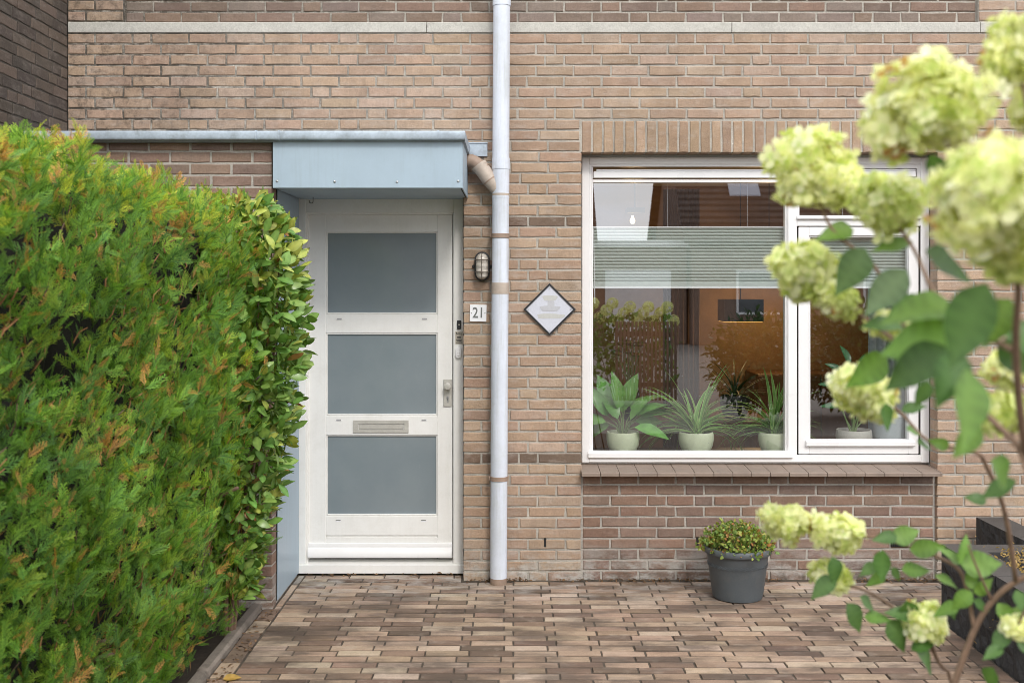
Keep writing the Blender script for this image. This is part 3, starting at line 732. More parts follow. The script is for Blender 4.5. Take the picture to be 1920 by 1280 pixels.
# ------------------------------------------------------------------ downpipe
YP = 6.225
dp = thing('downpipe', 'grey white plastic downpipe running up the wall beside the door', 'drainpipe', P(934.5, 1098, YP))
def axis_px(py): return 940.8 - (py / 1098) * 6.3
def pipe_seg(py0, py1, r, name, m, par=dp, n=28, taper=0):
    return link(name, MB().tube([P(axis_px(py0), py0, YP), P(axis_px((py0 + py1) / 2), (py0 + py1) / 2, YP), P(axis_px(py1), py1, YP)], [r, r, r - taper], n).mesh(name, M[m], smooth=True), par)
RP = .0492
pipe_seg(-230, 300, RP, 'pipe', 'pipe'); pipe_seg(318, 372, RP + .001, 'pipe', 'pipe'); pipe_seg(364, 440, RP, 'pipe', 'pipe'); pipe_seg(446, 532, RP - .0006, 'pipe', 'pipe')
pipe_seg(549, 893, RP, 'pipe', 'pipe'); pipe_seg(899, 1082, RP - .0004, 'pipe', 'pipe'); pipe_seg(1081, 1098, RP - .001, 'pipe_foot', 'pipe_brown', taper=.004)
for (a, b, m, dr) in ((0, 12, 'pipe', .0035), (297, 318, 'pipe', .0032), (363, 367, 'pipe_dirty', .002), (530, 551, 'pipe_dirty', .0012)):
    pipe_seg(a, b, RP + dr, 'collar', m)
for a, b in ((438, 446.5), (892, 900)):
    bo = pipe_seg(a, b, RP + .0030, 'bracket', 'pipe_brown')
    for q in (a + 1.2, b - 1.2): pipe_seg(q - .8, q + .8, RP + .0042, 'bracket_rib', 'pipe_brown', bo)
    c = P(axis_px(a) - 17.5, (a + b) / 2, YP)
    link('bracket_bolt', MB().box(c.x - .006, c.x + .002, YP - .012, YP + .07, c.z - .011, c.z + .011, .002).mesh('bracket_bolt', M['pipe_brown']), bo)
def bpt(px, py, dy=0.0): return P(px, py, YP + .0 + dy)
link('branch_pipe', MB().tube([bpt(862, 298), bpt(884, 301.5), bpt(888, 303), bpt(910, 318)], .0375, 22).mesh('branch_pipe', M['pipe_brown'], smooth=True), dp)
link('branch_elbow', MB().tube([bpt(899, 311), bpt(919, 338), bpt(921.5, 341), bpt(937, 358), bpt(940, 368)], [.0455, .0455, .044, .043, .042], 22).mesh('branch_elbow', M['pipe_dirty'], smooth=True), dp)
link('elbow_lip', MB().tube([bpt(897.5, 309), bpt(900.5, 313)], .0478, 22).mesh('elbow_lip', M['pipe_dirty'], smooth=True), dp)
link('elbow_lip', MB().tube([bpt(918, 337), bpt(919.6, 339.2)], .0466, 22).mesh('elbow_lip', M['pipe_brown'], smooth=True), dp)

# ------------------------------------------------------------------ things on the wall
lc = P(904, 499.5, D - .03)
lamp = thing('wall_lamp', 'oval caged bulkhead lamp on the brick left of the downpipe', 'wall lamp', (lc.x, D, lc.z))
def capsule(hw, hh, k=10):
    r = hw; o = []
    for q in range(k + 1): a = math.pi * q / k; o.append((r * math.cos(a), (hh - r) + r * math.sin(a)))
    for q in range(k + 1): a = math.pi + math.pi * q / k; o.append((r * math.cos(a), -(hh - r) + r * math.sin(a)))
    return o
def caps_loft(levels):     # levels: (half width, half height, y)
    mb = MB(); k = None; vs = []
    for hw, hh, y in levels:
        o = capsule(hw, hh); k = len(o); vs += [(lc.x + x_, y, lc.z + z_) for x_, z_ in o]
    m = len(levels)
    fs = [(i * k + q, i * k + (q + 1) % k, (i + 1) * k + (q + 1) % k, (i + 1) * k + q) for i in range(m - 1) for q in range(k)] + [tuple(range((m - 1) * k, m * k))]
    mb.add(vs, fs); return mb
link('lamp_base', caps_loft([(.044, .086, D - .001), (.045, .087, D - .028), (.041, .083, D - .035), (.036, .078, D - .036)]).mesh('lamp_base', M['black'], smooth=True), lamp)
link('lamp_glass', caps_loft([(.036, .077, D - .034), (.0355, .076, D - .060), (.031, .070, D - .080), (.020, .055, D - .092), (.006, .03, D - .096)]).mesh('lamp_glass', M['lamp_glass'], smooth=True), lamp)
cg = MB()
cg.tube([(lc.x, D - .034, lc.z + .084), (lc.x, D - .066, lc.z + .080), (lc.x, D - .094, lc.z + .058), (lc.x, D - .101, lc.z + .02), (lc.x, D - .101, lc.z - .02), (lc.x, D - .094, lc.z - .058), (lc.x, D - .066, lc.z - .080), (lc.x, D - .034, lc.z - .084)], .0022, 7)
for dz in (.037, -.034):
    cg.tube([(lc.x - .042, D - .034, lc.z + dz), (lc.x - .040, D - .066, lc.z + dz), (lc.x - .026, D - .092, lc.z + dz), (lc.x, D - .100, lc.z + dz), (lc.x + .026, D - .092, lc.z + dz), (lc.x + .040, D - .066, lc.z + dz), (lc.x + .042, D - .034, lc.z + dz)], .0022, 7)
link('cage', cg.mesh('cage', M['cage'], smooth=True), lamp)
for sx in (-1, 1): link('fixing_lug', MB().box(lc.x + sx * .044, lc.x + sx * .058, D - .02, D - .001, lc.z - .010, lc.z + .010, .004).mesh('fixing_lug', M['black']), lamp)

def text_mesh(txt, size, ext=.0006):
    cu = bpy.data.curves.new('text', 'FONT'); cu.body = txt; cu.size = size; cu.align_x = 'CENTER'; cu.align_y = 'CENTER'; cu.extrude = ext; cu.offset = size * .014; cu.resolution_u = 4
    o = bpy.data.objects.new('text', cu); COL.objects.link(o); dg = bpy.context.evaluated_depsgraph_get()
    me = bpy.data.meshes.new_from_object(o.evaluated_get(dg)); bpy.data.objects.remove(o); bpy.data.curves.remove(cu); return me
def face_front(c, roll_=0.0, sx=1, sz=1): return Matrix.Translation(c) @ Matrix.Rotation(roll_, 4, 'Y') @ Matrix.Rotation(R(90), 4, 'X') @ Matrix.Diagonal((sx, sz, 1, 1))
nc = P(896.5, 587, D - .008)
hn = thing('house_number_sign', 'small square white sign reading 21 beside the downpipe', 'sign', (nc.x, D, nc.z))
rot = Matrix.Rotation(R(1.2), 4, 'Y')
link('plate', MB().box(-.0485, .0485, 0, .006, -.0495, .0495, .0012).mesh('plate', M['sign_white']), hn, mat4=Matrix.Translation(nc) @ rot)
for q, ch in enumerate('21'):
    me = text_mesh(ch, .077); me.materials.append(M['ink']); link('digit', me, hn, mat4=face_front(nc + Vector((-.0165 + q * .0355, -.0008, 0)), R(1.2), .92, 1.12))
for sx in (-1, 1): link('screw', disc((nc.x + sx * .040, nc.y - .0018, nc.z), .0032, .004, 10).mesh('screw', M['ink']), hn)
sc_ = P(1030.5, 580, D - .010)
ds = thing('diamond_sign', 'lilac grey diamond shaped plate with a black rim on the brick left of the window', 'sign', (sc_.x, D, sc_.z))
def diamond(h): return [(sc_.x - h, sc_.z), (sc_.x, sc_.z - h), (sc_.x + h, sc_.z), (sc_.x, sc_.z + h)]
h0, h1 = .154, .138
rim = MB(); a, b = diamond(h0), diamond(h1); y0 = D - .014; y1 = D - .003
vs = [(x, y0, z) for x, z in a] + [(x, y0, z) for x, z in b] + [(x, y1, z) for x, z in a] + [(x, y1, z) for x, z in b]
rim.add(vs, [f for i in range(4) for j in [(i + 1) % 4] for f in ((i, j, 4 + j, 4 + i), (i, 8 + i, 8 + j, j), (4 + i, 4 + j, 12 + j, 12 + i))])
link('rim', rim.mesh('rim', M['black']), ds)
link('plate', MB().prism(diamond(h1 + .001), D - .011, D - .003).mesh('plate', M['plate']), ds)
def blob(cx, cy, w, h, m, y=.0004):
    o = []; c0 = P(cx, cy, D - .0114)
    for q in range(24):
        a = 2 * math.pi * q / 24; s_ = 1 + .07 * math.sin(3 * a + cx) + .05 * math.sin(5 * a)
        e = lambda t: math.copysign(abs(t) ** .6, t)
        o.append((c0.x + e(math.cos(a)) * w / 640 * s_, c0.z + e(math.sin(a)) * h / 640 * s_))
    return link('faded_print', MB().prism(o, D - .0114 - y, D - .0105).mesh('faded_print', M[m]), ds)
blob(1031, 558.5, 27, 10, 'smudge_warm', .0006); blob(1033, 570, 13, 18, 'smudge', .0003); blob(1031, 578, 37, 10, 'smudge', .0009); blob(1032, 592.5, 51, 9, 'smudge_warm', .0007)
for (px, py) in ((1030.5, 541), (990.5, 580.5), (1070.5, 580), (1030.5, 620)): link('screw', disc(P(px, py, D - .0135), .0042, .004, 10).mesh('screw', M['screw']), ds)
YS = YD
b1 = thing('doorbell', 'small black doorbell on the door frame above the sticker', 'doorbell', P(860.5, 617, YS))
link('case', bxp(MB(), 856.8, 864.6, 600.5, 617, YS - .014, .0135, .003).mesh('case', M['black']), b1)
link('button', disc(P(860.7, 608.5, YS - .0165), .0042, .003, 14).mesh('button', M['steel']), b1)
st = thing('sticker', 'beige sticker reading NEE on the door frame between the two bells', 'sticker', P(860.5, 645, YS))
link('backing', bxp(MB(), 853.8, 867.6, 621, 645, YS - .001, .0007, 0).mesh('backing', M['sticker']), st)
me = text_mesh('NEE', .0185, .0002); me.materials.append(M['ink_black']); link('lettering', me, st, mat4=face_front(P(860.8, 625.4, YS - .0013), 0, 1.15, 1))
for q in range(5):
    wl = (7, 8, 10.5, 9, 11)[q]; mb = MB(); bxp(mb, 860.6 - wl / 2, 860.6 + wl / 2, 630.6 + q * 2.7, 632 + q * 2.7, YS - .0015, .0004, 0)
    link('lettering', mb.mesh('lettering', M['ink_black']), st)
b2 = thing('doorbell', 'white rounded wireless doorbell on the door frame below the sticker', 'doorbell', P(859.5, 671, YS))
cc = P(859.7, 660, YS); o_ = [(cc.x + x_, cc.z + z_) for x_, z_ in capsule(.0165, .034)]
link('case', MB().prism(o_, YS - .016, YS - .0005).mesh('case', M['white_plastic']), b2)
link('button', disc(P(859.6, 664, YS - .0175), .0105, .003, 20).mesh('button', M['pot_stone']), b2)
link('button_face', disc(P(859.6, 664, YS - .0182), .0088, .003, 20).mesh('button_face', M['white_plastic']), b2)

# ------------------------------------------------------------------ neighbour's flank wall
nbr = thing('neighbour_house', 'dark brick flank wall of the neighbouring house at the left edge', 'house', (XL, 5.4, 0))
nw = MB(); nw.box(XL - .3, XL - .006, 4.3, D + .3, -.05, 4.25)
nwall = link('wall', nw.mesh('wall', M['mortar_dark']), nbr); prev = []; nrest = MB()
rotm = Matrix.Rotation(R(90), 4, 'Z')
for i in range(-9, 46):
    zt_ = Z(71 + 20.17 * i, D); zb_ = zt_ - BH - .003
    row = gen_row(4.35, D - .004, prev); prev = [b + J / 2 for a, b in row]
    for (ya, yb) in row:
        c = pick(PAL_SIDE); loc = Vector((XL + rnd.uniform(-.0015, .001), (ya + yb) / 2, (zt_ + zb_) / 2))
        vis = yb > 5.45 and zt_ > 2.36 and CY + (EYE - zb_) * F / yb > -6
        if vis: link('brick', brick_mesh(yb - ya, BH + .003, .1, M['red_o']), nwall, mat4=Matrix.Translation(loc) @ rotm, color=c)
        elif zt_ > 1.9:
            vs, fs = brick_geo(yb - ya, BH + .003, .1, i * 57 + int(ya * 90)); nrest.add([(loc.x - y, loc.y + x, loc.z + z) for x, y, z in vs], fs, c)
link('brick', nrest.mesh('brick', M['red_a'], fix=False), nwall, kind='stuff')

# ------------------------------------------------------------------ ground, paving, kerb
g = MB(); g.add([(-120, -120, -.06), (120, -120, -.06), (120, 120, -.06), (-120, 120, -.06)], [(0, 1, 2, 3)])
structure('ground', g.mesh('ground', M['ground']), 'brown grey street paving and ground around the houses')
pv = MB(); pv.box(-1.40, 4.2, .4, 6.5, -.055, -.006)
pave = structure('pavement', pv.mesh('pavement', M['sand']), 'brown and tan clinker paving in front of the door')
pitch, pl, pj, ph = .0744, .206, .0048, .04
def paver_geo(w, d, seed):
    r = random.Random(seed); cx, cy, c = .0028, .0085, .0062; vs = []
    x0, x1, y0, y1 = -w / 2, w / 2, -d / 2, d / 2
    q = lambda: r.uniform(-.0012, .0012)
    base = [(x0, y0), (0, y0 + q()), (x1, y0), (x1, y1), (0, y1 + q()), (x0, y1)]
    vs = [(x, y, -ph) for x, y in base] + [(x + q(), y + q(), -c) for x, y in base]
    vs += [(x - math.copysign(cx, x) * r.uniform(.6, 1.6) if x else 0, y - math.copysign(cy, y) * r.uniform(.75, 1.3), r.uniform(-.0008, .0008)) for x, y in base]
    fs = [(i, (i + 1) % 6, 6 + (i + 1) % 6, 6 + i) for i in range(6)] + [(6 + i, 6 + (i + 1) % 6, 12 + (i + 1) % 6, 12 + i) for i in range(6)] + [tuple(range(12, 18))]
    return vs, fs
PC = [.30] * 12 + [.9] * 6
PAV = []
PAL_PAV = [(.48, .35, .252), (.44, .315, .225), (.54, .415, .31), (.35, .243, .174), (.30, .206, .148), (.235, .16, .117), (.18, .125, .093)]
def pav_col(): return jit(rnd.choices(PAL_PAV, (5, 5, 4, 3, 3, 4, 3))[0], .08)
y = 6.405; r_ = 0
JX = -1.243
while y > 3.75:
    x1 = 2.10 if y < 5.52 else 2.70
    if y > 6.3: x1 = DX1 - .01
    x = JX + .003; off = (pl / 2 if r_ % 2 else 0) + rnd.uniform(-.012, .012) + .05
    first = True
    while x < x1 - .03:
        e = x + ((off if off > .06 else pl) if first else pl); first = False
        if x1 - e < .04: e = x1
        PAV.append(((x + e) / 2, y - pitch / 2, e - x - pj, pitch - pj, 0)); x = e
    y -= pitch; r_ += 1
for (xa, xb, ya, yb) in ((-1.335, JX - .002, 3.8, 5.73), (-1.283, JX - .002, 5.76, 6.40), (2.104, 2.188, 3.8, 5.5)):
    y = yb
    while y > ya: PAV.append(((xa + xb) / 2, y - pl / 2, xb - xa - .003, pl - pj, 1)); y -= pl
def pav_view(p):
    yn = CY + EYE * F / (p[1] - p[3] / 2)
    px = CX + p[0] * F / p[1]
    if p[1] < 4.62 or px > 1915 or px < 330: return 0
    return p[2] * p[3] / p[1] ** 3
order = sorted(range(len(PAV)), key=lambda k: -pav_view(PAV[k])); ch = set(order[:300])
pm = {}; prest = MB()
for k, (cx_, cy_, w, d, vert) in enumerate(PAV):
    c = pav_col()
    if vert and cy_ > 5.7 and rnd.random() < .5: c = (.45, .42, .37)
    zz = rnd.uniform(-.003, .0022); rx, ry = rnd.uniform(-.02, .02), rnd.uniform(-.006, .006)
    if k in ch:
        key = (round(w, 2), round(d, 2), rnd.randrange(5))
        if key not in pm: vs, fs = paver_geo(w, d, len(pm)); mb = MB().add(vs, fs); mb.c = [(q, q, q) for q in PC]; pm[key] = mb.mesh('paver', M['paver_o'], fix=False)
        link('paver', pm[key], pave, mat4=Matrix.Translation((cx_, cy_, zz)) @ Matrix.Rotation(rx, 4, 'X') @ Matrix.Rotation(ry, 4, 'Y'), color=c)
    else:
        vs, fs = paver_geo(w, d, k); prest.add([(x + cx_, y + cy_, z + zz + y * rx - x * ry) for x, y, z in vs], fs, c); prest.c[-18:] = [tuple(q * w_ for w_ in c) for q in PC]
link('paver', prest.mesh('paver', M['paver_a'], fix=False), pave, kind='stuff')
kb_o = structure('kerb', MB().box(-1.398, -1.34, 1.0, 5.722, -.05, .0).mesh('kerb', M['kerb']), 'weathered concrete edging along the foot of the hedge')
y = 5.722
while y > 1.2:
    link('kerb_stone', MB().box(-1.400, -1.338, max(1.0, y - .996), y - .004, -.045, .032 + rnd.uniform(-.003, .003), .012).mesh('kerb_stone', M['kerb'], smooth=True), kb_o); y -= 1.0
structure('soil_bed', MB().box(-2.6, -1.40, .6, 5.72, -.055, .006).mesh('soil_bed', M['soil']), 'dark soil strip under the hedge')
structure('planting_bed', MB().box(.25, 2.15, .3, 2.6, -.05, .012).mesh('planting_bed', M['soil']), 'soil bed under the hydrangea')

# ------------------------------------------------------------------ foliage helpers
def leaf_geo(l=1.0, w=.4, fold=.12, curl=.25, seg=6, shape=.75, tipw=0.0, wave=0.0, seed=0):
    r = random.Random(seed); vs = []; cs = []; fs = []
    for i in range(seg + 1):
        t = i / seg; hw = w / 2 * ((math.sin(math.pi * min(1, t ** shape)) ** .8 if 0 < t < 1 else 0) if not tipw else float(np.interp(t, (0, .06, .16, .3, .45, .6, .75, .87, .95, 1), (0, .36, .8, 1, .97, .80, .50, .24, .09, 0))))
        z = -curl * t * t * l; x = l * t * (1 - .08 * curl * t)
        wv = wave * math.sin(t * 9 + seed)
        vs += [(x, -hw, z + fold * hw + wv * hw), (x, 0, z), (x, hw, z + fold * hw - wv * hw)]
        e_ = 1.10 if i % 2 else .80; cs += [(e_, e_, e_), (1.35, 1.25, 1.3), (e_, e_, e_)]
    for i in range(seg):
        a = 3 * i; fs += [(a, a + 1, a + 4, a + 3), (a + 1, a + 2, a + 5, a + 4)]
    return vs, fs, cs
def leaf_mesh(name, mat, **k):
    vs, fs, cs = leaf_geo(**k); mb = MB(); mb.add(vs, fs); mb.c = cs
    return mb.mesh(name, mat, smooth=2, fix=False)
def tri(fs):
    return [t for f in fs for t in ([f] if len(f) == 3 else [(f[0], f[i], f[i + 1]) for i in range(1, len(f) - 1)])]
def scatter_mesh(name, templates, pts, axes, nrms, scales, cols, which, mat, smooth=False):
    """joined mesh of template copies: templates = [(V, T, C)]"""
    A = axes / np.linalg.norm(axes, axis=1, keepdims=True)
    N_ = nrms - A * np.sum(nrms * A, 1, keepdims=True); N_ /= np.linalg.norm(N_, axis=1, keepdims=True) + 1e-9
    B = np.cross(N_, A); Vs = []; Ts = []; Cs = []; off = 0
    for k, (V, T, C) in enumerate(templates):
        s = np.where(which == k)[0]
        if not len(s): continue
        W = (V[None, :, 0, None] * A[s][:, None] + V[None, :, 1, None] * B[s][:, None] + V[None, :, 2, None] * N_[s][:, None]) * scales[s][:, None, None] + pts[s][:, None]
        m = len(V); Vs.append(W.reshape(-1, 3)); Ts.append((T[None] + (np.arange(len(s)) * m)[:, None, None] + off).reshape(-1, 3))
        Cs.append((C[None] * cols[s][:, None]).reshape(-1, 3)); off += m * len(s)
    return np_mesh(name, np.concatenate(Vs), np.concatenate(Ts), np.concatenate(Cs), mat, smooth)
class VN:
    def __init__(s, seed): s.g = np.random.default_rng(seed).random((64, 64))
    def __call__(s, u, v):
        i, j = np.floor(u).astype(int), np.floor(v).astype(int); a, b = u - i, v - j; a = a * a * (3 - 2 * a); b = b * b * (3 - 2 * b); g = s.g
        return (g[i % 64, j % 64] * (1 - a) * (1 - b) + g[(i + 1) % 64, j % 64] * a * (1 - b) + g[i % 64, (j + 1) % 64] * (1 - a) * b + g[(i + 1) % 64, (j + 1) % 64] * a * b)

# ------------------------------------------------------------------ conifer hedge
def spray(seed, dead=False):
    r = random.Random(seed); V = []; T = []; C = []
    def strip(p0, p1, w0, w1, c0, c1):
        d = (p1[0] - p0[0], p1[1] - p0[1]); l = math.hypot(*d) + 1e-9; nx, ny = -d[1] / l, d[0] / l
        k = len(V)
        for p, w, c in ((p0, w0, c0), (p1, w1, c1)):
            for s_ in (-1, 1):
                V.append((p[0] + nx * w * s_, p[1] + ny * w * s_, p[2])); C.append(c)
        T.extend([(k, k + 2, k + 3), (k, k + 3, k + 1)])
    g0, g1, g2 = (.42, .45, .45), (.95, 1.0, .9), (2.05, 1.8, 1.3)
    droop = r.uniform(-.45, .35)
    def zf(x, y): return -droop * x * x * .5 + abs(y) * r.uniform(-.1, .06) + r.uniform(-.012, .012)
    bend = r.uniform(-.4, .4); prevp = (0, 0, 0)
    npair = 6
    ax = lambda t: (t, bend * t * t, -droop * t * t * .5)
    for i in range(3): strip(ax(i / 3), ax((i + 1) / 3), .026 - .005 * i, .021 - .005 * i, g0, g1)
    for i in range(npair):
        for s_ in (-1, 1):
            t = .08 + .88 * (i + (.5 if s_ > 0 else 0)) / npair; b = ax(t)
            L_ = (.30 * (1 - t) ** .6 + .11) * r.uniform(.75, 1.2); an = s_ * r.uniform(.42, .68) + bend * t * 1.5
            dx, dy = math.cos(an), math.sin(an); e = (b[0] + dx * L_, b[1] + dy * L_, zf(b[0] + dx * L_, dy * L_))
            m_ = tuple((p + q) / 2 + (.012 if k2 == 2 else 0) for k2, (p, q) in enumerate(zip(b, e)))
            strip(b, e, .021, .009, g1, g2)
            for j in range(2):
                u = .32 + .3 * j; q = tuple(p + (w - p) * u for p, w in zip(b, e)); sg = 1 if j % 2 else -1
                a2 = an + sg * r.uniform(.5, .8); l2 = L_ * (.52 - .1 * j) * r.uniform(.8, 1.2)
                e2 = (q[0] + math.cos(a2) * l2, q[1] + math.sin(a2) * l2, q[2] + r.uniform(-.02, .015))
                k = len(V); nx, ny = -math.sin(a2) * .019, math.cos(a2) * .019
                nx *= 1.0; ny *= 1.0; V.extend([(q[0] - nx, q[1] - ny, q[2]), (q[0] + nx, q[1] + ny, q[2]), e2])
                C.extend([g1, g1, g2]); T.append((k, k + 1, k + 2))
    return np.array(V), np.array(T), np.array(C)
SPR = [spray(s) for s in range(8)]
prof = np.array([(-1.355, .03), (-1.31, .25), (-1.255, .6), (-1.225, 1.0), (-1.20, 1.4), (-1.205, 1.78), (-1.225, 1.98), (-1.29, 2.10), (-1.42, 2.155), (-1.75, 2.16), (-2.2, 2.1)])
seg = np.linalg.norm(np.diff(prof, axis=0), axis=1); cum = np.r_[0, np.cumsum(seg)]
vn1, vn2, vn3 = VN(3), VN(5), VN(9)
HY0, HY1 = 1.5, 5.42
topw0 = lambda z: np.clip((z - 1.75) / .35, 0, 1)
def hedge_pts(n_, seed):
    g = np.random.default_rng(seed)
    y = HY0 + (HY1 - HY0) * g.random(n_) ** 1.08; s = g.random(n_) * cum[-1]
    x = np.interp(s, cum, prof[:, 0]); z = np.interp(s, cum, prof[:, 1])
    dx = np.interp(s + .03, cum, prof[:, 0]) - np.interp(s - .03, cum, prof[:, 0]); dz = np.interp(s + .03, cum, prof[:, 1]) - np.interp(s - .03, cum, prof[:, 1])
    nn_ = np.c_[dz, np.zeros(n_), -dx]; nn_ /= np.linalg.norm(nn_, axis=1, keepdims=True) + 1e-9
    d = (vn1(y * 4.2, s * 4.2) - .5) * .10 + (vn2(y * 12, s * 11) - .5) * .11
    far = np.clip((y - 4.9) / .5, 0, 1); nn_[:, 1] += far * .5
    return y, s, x, z, nn_, d, g
def hedge_cols(n_, y, s_, z, g):
    greens = np.array([(.142, .29, .058), (.118, .25, .060), (.18, .33, .062), (.16, .305, .072), (.24, .36, .068), (.13, .27, .085)])
    col = greens[g.integers(0, len(greens), n_)] * (1 + .3 * (vn1(y * 2.3 + 5, s_ * 2 + 9) - .5))[:, None] * g.uniform(.8, 1.2, n_)[:, None]
    topw = topw0(z)
    yel = g.random(n_) < .035 + .28 * topw; col[yel] = np.array([.36, .42, .07]) * g.uniform(.75, 1.15, yel.sum())[:, None]
    br = vn2(y * 3.1 + 20, s_ * 3.1 + 4); dead = g.random(n_) < .004 + .05 * np.clip((br - .5) * 3, 0, 1) + .05 * topw
    col[dead] = np.array([.46, .27, .11]) * g.uniform(.6, 1.15, (dead.sum(), 1))
    return col, dead
# outer layer: whole fronds, each a curved branchlet with sprays on both sides in one plane
nf, mk_ = 5400, 6
y, s_, x, z, nn_, d, g = hedge_pts(nf, 4)
hole = vn3(y * 6.5 + 7, s_ * 6 + 3) < .23
d = d * .75; p0 = np.c_[x, y, z] + nn_ * (d - .035 - .085 * g.random(nf) ** 1.4)[:, None]
topw = topw0(z)
fax = nn_ * (.02 + .36 * g.random(nf))[:, None] + np.array([0, 0, 1.0]) * (.55 + .6 * g.random(nf) - .40 * topw)[:, None] + g.normal(size=(nf, 3)) * np.array([.30, .60, .26]) + np.array([0, -.18, 0])
fax /= np.linalg.norm(fax, axis=1, keepdims=True)
fnr = np.cross(fax, g.normal(size=(nf, 3))); fnr = fnr * .75 + nn_ * .8 * np.sign(np.sum(fnr * nn_, 1))[:, None]
fnr -= fax * np.sum(fnr * fax, 1, keepdims=True); fnr /= np.linalg.norm(fnr, axis=1, keepdims=True) + 1e-9
fsd = np.cross(fnr, fax); fl_ = (.060 + .055 * g.random(nf)) * (1 - .3 * topw)
fcol, fdead = hedge_cols(nf, y, s_, z, g)
PA, AA, NA, SA, CA = [], [], [], [], []
for k in range(mk_):
    t = (k + .4) / mk_; sd_ = 1 if k % 2 else -1; last = k == mk_ - 1
    pp_ = p0 + fax * (fl_ * t)[:, None] - fnr * (fl_ * .22 * t * t)[:, None] + g.normal(size=(nf, 3)) * .004
    an = np.zeros(nf) if last else sd_ * g.uniform(.35, .8, nf)
    a_ = fax * np.cos(an)[:, None] + fsd * np.sin(an)[:, None] + nn_ * (.15 * t + g.uniform(-.4, .4, nf))[:, None]
    PA.append(pp_); AA.append(a_); NA.append(fnr + g.normal(size=(nf, 3)) * .28); SA.append(fl_ * (.80 - .32 * t if not last else .62) * g.uniform(.75, 1.2, nf))
    c_ = fcol * g.uniform(.85, 1.15, (nf, 1)); tip = (~fdead) & (g.random(nf) < .07 * t + .03); c_[tip] = np.array([.50, .30, .12]) * g.uniform(.7, 1.1, (tip.sum(), 1)); CA.append(c_)
keep = np.tile(~hole, mk_)
# inner layer: sparse darker sprays deeper inside
ni = 6000
y, s_, x, z, nn_, d, g2_ = hedge_pts(ni, 14)
hi = vn3(y * 6.5 + 7, s_ * 6 + 3) < .27
PI_ = np.c_[x, y, z] + nn_ * (d * .75 - .08 - .09 * g2_.random(ni))[:, None]; icol, _ = hedge_cols(ni, y, s_, z, g2_)
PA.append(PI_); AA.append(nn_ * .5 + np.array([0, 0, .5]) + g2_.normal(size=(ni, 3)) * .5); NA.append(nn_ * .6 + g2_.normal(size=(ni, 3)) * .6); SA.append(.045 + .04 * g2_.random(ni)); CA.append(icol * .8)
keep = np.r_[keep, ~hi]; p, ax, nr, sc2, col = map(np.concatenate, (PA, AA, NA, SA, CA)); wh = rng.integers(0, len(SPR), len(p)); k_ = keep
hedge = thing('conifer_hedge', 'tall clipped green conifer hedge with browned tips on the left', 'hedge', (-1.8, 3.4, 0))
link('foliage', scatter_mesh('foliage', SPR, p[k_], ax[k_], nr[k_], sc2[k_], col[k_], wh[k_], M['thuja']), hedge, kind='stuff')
core = MB(); ny, nsg = 40, 12; vs = []  # hull standing in for inner twigs, blackened so foliage gaps look deeply shaded
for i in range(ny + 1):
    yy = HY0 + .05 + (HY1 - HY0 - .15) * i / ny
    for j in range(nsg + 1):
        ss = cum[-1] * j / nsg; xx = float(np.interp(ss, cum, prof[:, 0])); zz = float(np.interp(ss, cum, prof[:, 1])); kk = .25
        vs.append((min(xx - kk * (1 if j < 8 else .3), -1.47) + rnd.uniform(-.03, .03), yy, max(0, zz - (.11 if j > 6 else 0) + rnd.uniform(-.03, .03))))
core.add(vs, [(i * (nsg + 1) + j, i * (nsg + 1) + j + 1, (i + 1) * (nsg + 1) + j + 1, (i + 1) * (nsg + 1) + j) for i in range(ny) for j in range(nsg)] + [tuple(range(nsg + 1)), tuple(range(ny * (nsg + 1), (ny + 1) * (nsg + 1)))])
link('shade_core', core.mesh('shade_core', M['hedge_core']), hedge)
for i in range(9):
    ty = 1.5 + i * .44; link('trunk', MB().tube([(-1.75, ty, -.03), (-1.7, ty + .03, .6), (-1.72, ty - .02, 1.4), (-1.7, ty, 1.9)], [.035, .03, .02, .008], 8).mesh('trunk', M['twig'], smooth=True), hedge)
tw = MB()
for i in range(800):
    yy = rnd.uniform(1.9, 5.2); ss = rnd.uniform(.05, 1.85); xx = float(np.interp(ss, cum, prof[:, 0])); zz = float(np.interp(ss, cum, prof[:, 1]))
    a = Vector((xx - .16, yy, zz)); b_ = a + Vector((rnd.uniform(.10, .16), rnd.uniform(-.12, .12), rnd.uniform(-.02, .22)))
    a += Vector((rnd.uniform(.02, .10), 0, 0)); b_ = a + Vector((rnd.uniform(.0, .05), rnd.uniform(-.05, .05), rnd.uniform(.02, .09)))
    tw.tube([a, (a + b_) / 2 + Vector((rnd.uniform(-.01, .01), rnd.uniform(-.02, .02), rnd.uniform(-.012, .012))), b_], [.0032, .0024, .0012], 4, mi=(1 if rnd.random() < .75 else 0))
for (px, py, q, l) in ((205, 1240, 3.5, .12), (440, 925, 4.9, .1), (190, 1215, 3.5, .1), (330, 905, 4.3, .1)):
    c = P(px, py, q); tw.tube([c + Vector((-l, 0, -.03)), c + Vector((-l * .3, 0, .01)), c + Vector((.02, -.02, .03))], [.012, .010, .008], 7)
link('twig', tw.mesh('twig', [M['twig'], M['twig_orange']], smooth=2), hedge, kind='stuff')

